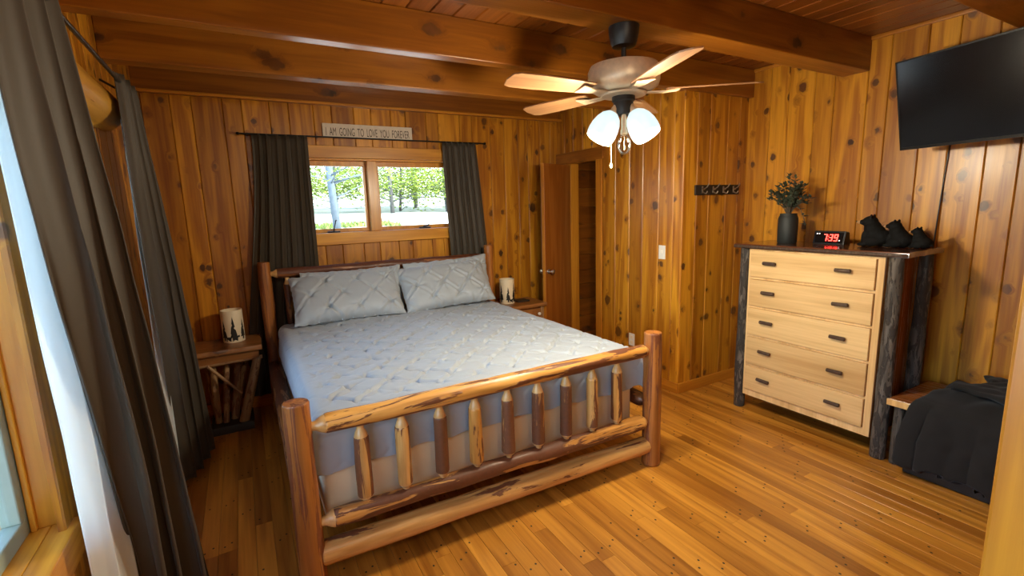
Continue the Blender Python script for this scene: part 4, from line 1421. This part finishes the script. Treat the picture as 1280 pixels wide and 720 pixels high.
def tree_meshes(h, spread, nleaf, low, tr, lsize, trunk_mat='trunk'):
    tk = MB()
    bend = random.uniform(-.3, .3)
    pts = [(bend*math.sin(z/h*2), .1*math.sin(z/h*3), z) for z in [h*i/8 for i in range(9)]]
    tk.tube(pts, [tr*(1-.75*i/8) for i in range(9)], 9)
    lf_ = MB()
    cent = []
    for _ in range(44):
        z = low+(h-low)*random.random()**1.5
        a = random.uniform(0, 2*PI)
        k = spread*random.uniform(.25, 1)*(1-.5*(z-low)/(h-low+.01))
        c = Vector((k*math.cos(a), k*math.sin(a), z))
        cent.append(c)
        tk.tube([(bend*math.sin(z/h*2)*.9, 0, z-.5*k*.5), (c.x*.5, c.y*.5, z-.12*k), tuple(c)], [tr*.25, tr*.15, tr*.06], 5)
    for _ in range(nleaf):
        c = random.choice(cent)
        p = c+Vector((random.gauss(0, .42), random.gauss(0, .42), random.gauss(0, .22)))*(spread/2)
        a = random.uniform(0, 2*PI)
        d = Vector((math.cos(a), math.sin(a), random.uniform(-.6, .3))).normalized()
        s = d.cross(Vector((random.uniform(-.5, .5), random.uniform(-.5, .5), 1))).normalized()
        L, w = lsize*random.uniform(.7, 1.3), lsize*.55
        lf_.add([p[:], (p+d*L*.5+s*w*.5)[:], (p+d*L)[:], (p+d*L*.5-s*w*.5)[:]], [(0, 1, 2, 3)])
    return tk.mesh('trunk', trunk_mat, True), lf_.mesh('crown', 'leaf')
def tree(x, y, meshes, rot, k, label, group, z=None):
    t = thing('woodland_tree', label, 'tree', (x, y, terrain(x, y)-.05 if z is None else z), rot, group)
    t.scale = (k, k, k)
    for nm, me in zip(('trunk', 'crown'), meshes):
        o = bpy.data.objects.new(nm, me)
        COL.objects.link(o)
        o.parent = t
    return t
near = tree_meshes(9, 2.6, 2600, 1.3, .085, .13, 'trunkpale')
t0 = tree(1.83, 11.0, near, .4, 1., 'pale grey tree trunk close to the left pane of the back window', None)
kinds = [tree_meshes(7, 2.3, 4200, .7, .07, .15), tree_meshes(7.5, 2.5, 4200, .8, .08, .15), tree_meshes(6, 2.3, 4200, .5, .06, .15)]
spots = [(3.2, 19), (4.6, 16.5), (5.6, 19), (6.8, 17), (8.0, 20), (9.2, 18), (2.0, 22), (.4, 20), (3.9, 24), (6.0, 25), (8.6, 26), (11, 23), (1.3, 27), (5, 31), (8, 33), (12, 30), (2.6, 34), (10.2, 16.5), (-1.5, 24), (7.4, 22.5)]
for i, (x_, y_) in enumerate(spots):
    tree(x_, y_, kinds[i % 3], i*1.7, random.uniform(.85, 1.2), 'leafy green tree in the woods beyond the back window', 'woodland trees beyond the back window')
for i, (x_, y_) in enumerate(((-13, 9), (-16, 15), (-11, 20), (-17, 3))):
    tree(x_, y_, kinds[i % 3], i*2.3, 1., 'leafy green tree beyond the deck outside the left window', 'trees beyond the deck')

dk = thing('deck', 'weathered grey plank deck outside the left window', 'deck', (-2.2, 3.5, -.14))
y_ = -2.
while y_ < 7.5:
    obj('deck_board', MB().bbox(-3.6, -.80, y_, y_+.135, -.14, -.105, .004), 'deck', dk)
    y_ += .142
for x_ in (-3.5, -.9):
    obj('joist', MB().box(x_-.03, x_+.03, -2, 7.5, -.34, -.142), 'deck', dk)
for x_ in (-3.5, -.9):
    for yy in (-1.8, 2.8, 7.3):
        obj('deck_post', MB().box(x_-.05, x_+.05, yy-.05, yy+.05, -1.2, -.342), 'deck', dk)
pc_ = thing('patio_chair', 'grey cushioned patio chair on the deck outside', 'chair', (-1.28, 3.25, -.105))
for xx in (-1.55, -1.02):
    for yy in (2.95, 3.5):
        obj('leg', MB().tube([(xx, yy, -.105), (xx, yy, .22)], .018, 8), 'iron', pc_)
obj('seat_cushion', MB().bbox(-1.58, -.99, 2.92, 3.55, .22, .34, .05), 'gray_cushion', pc_, smooth=True)
obj('back_cushion', MB().bbox(-1.58, -.99, 3.45, 3.58, .34, .72, .05), 'gray_cushion', pc_, smooth=True)
for xx in (-1.60, -.97):
    obj('armrest', MB().tube([(xx, 2.95, .22), (xx, 2.93, .46), (xx, 3.2, .48), (xx, 3.52, .46), (xx, 3.52, .25)], .018, 8), 'iron', pc_, smooth=True)
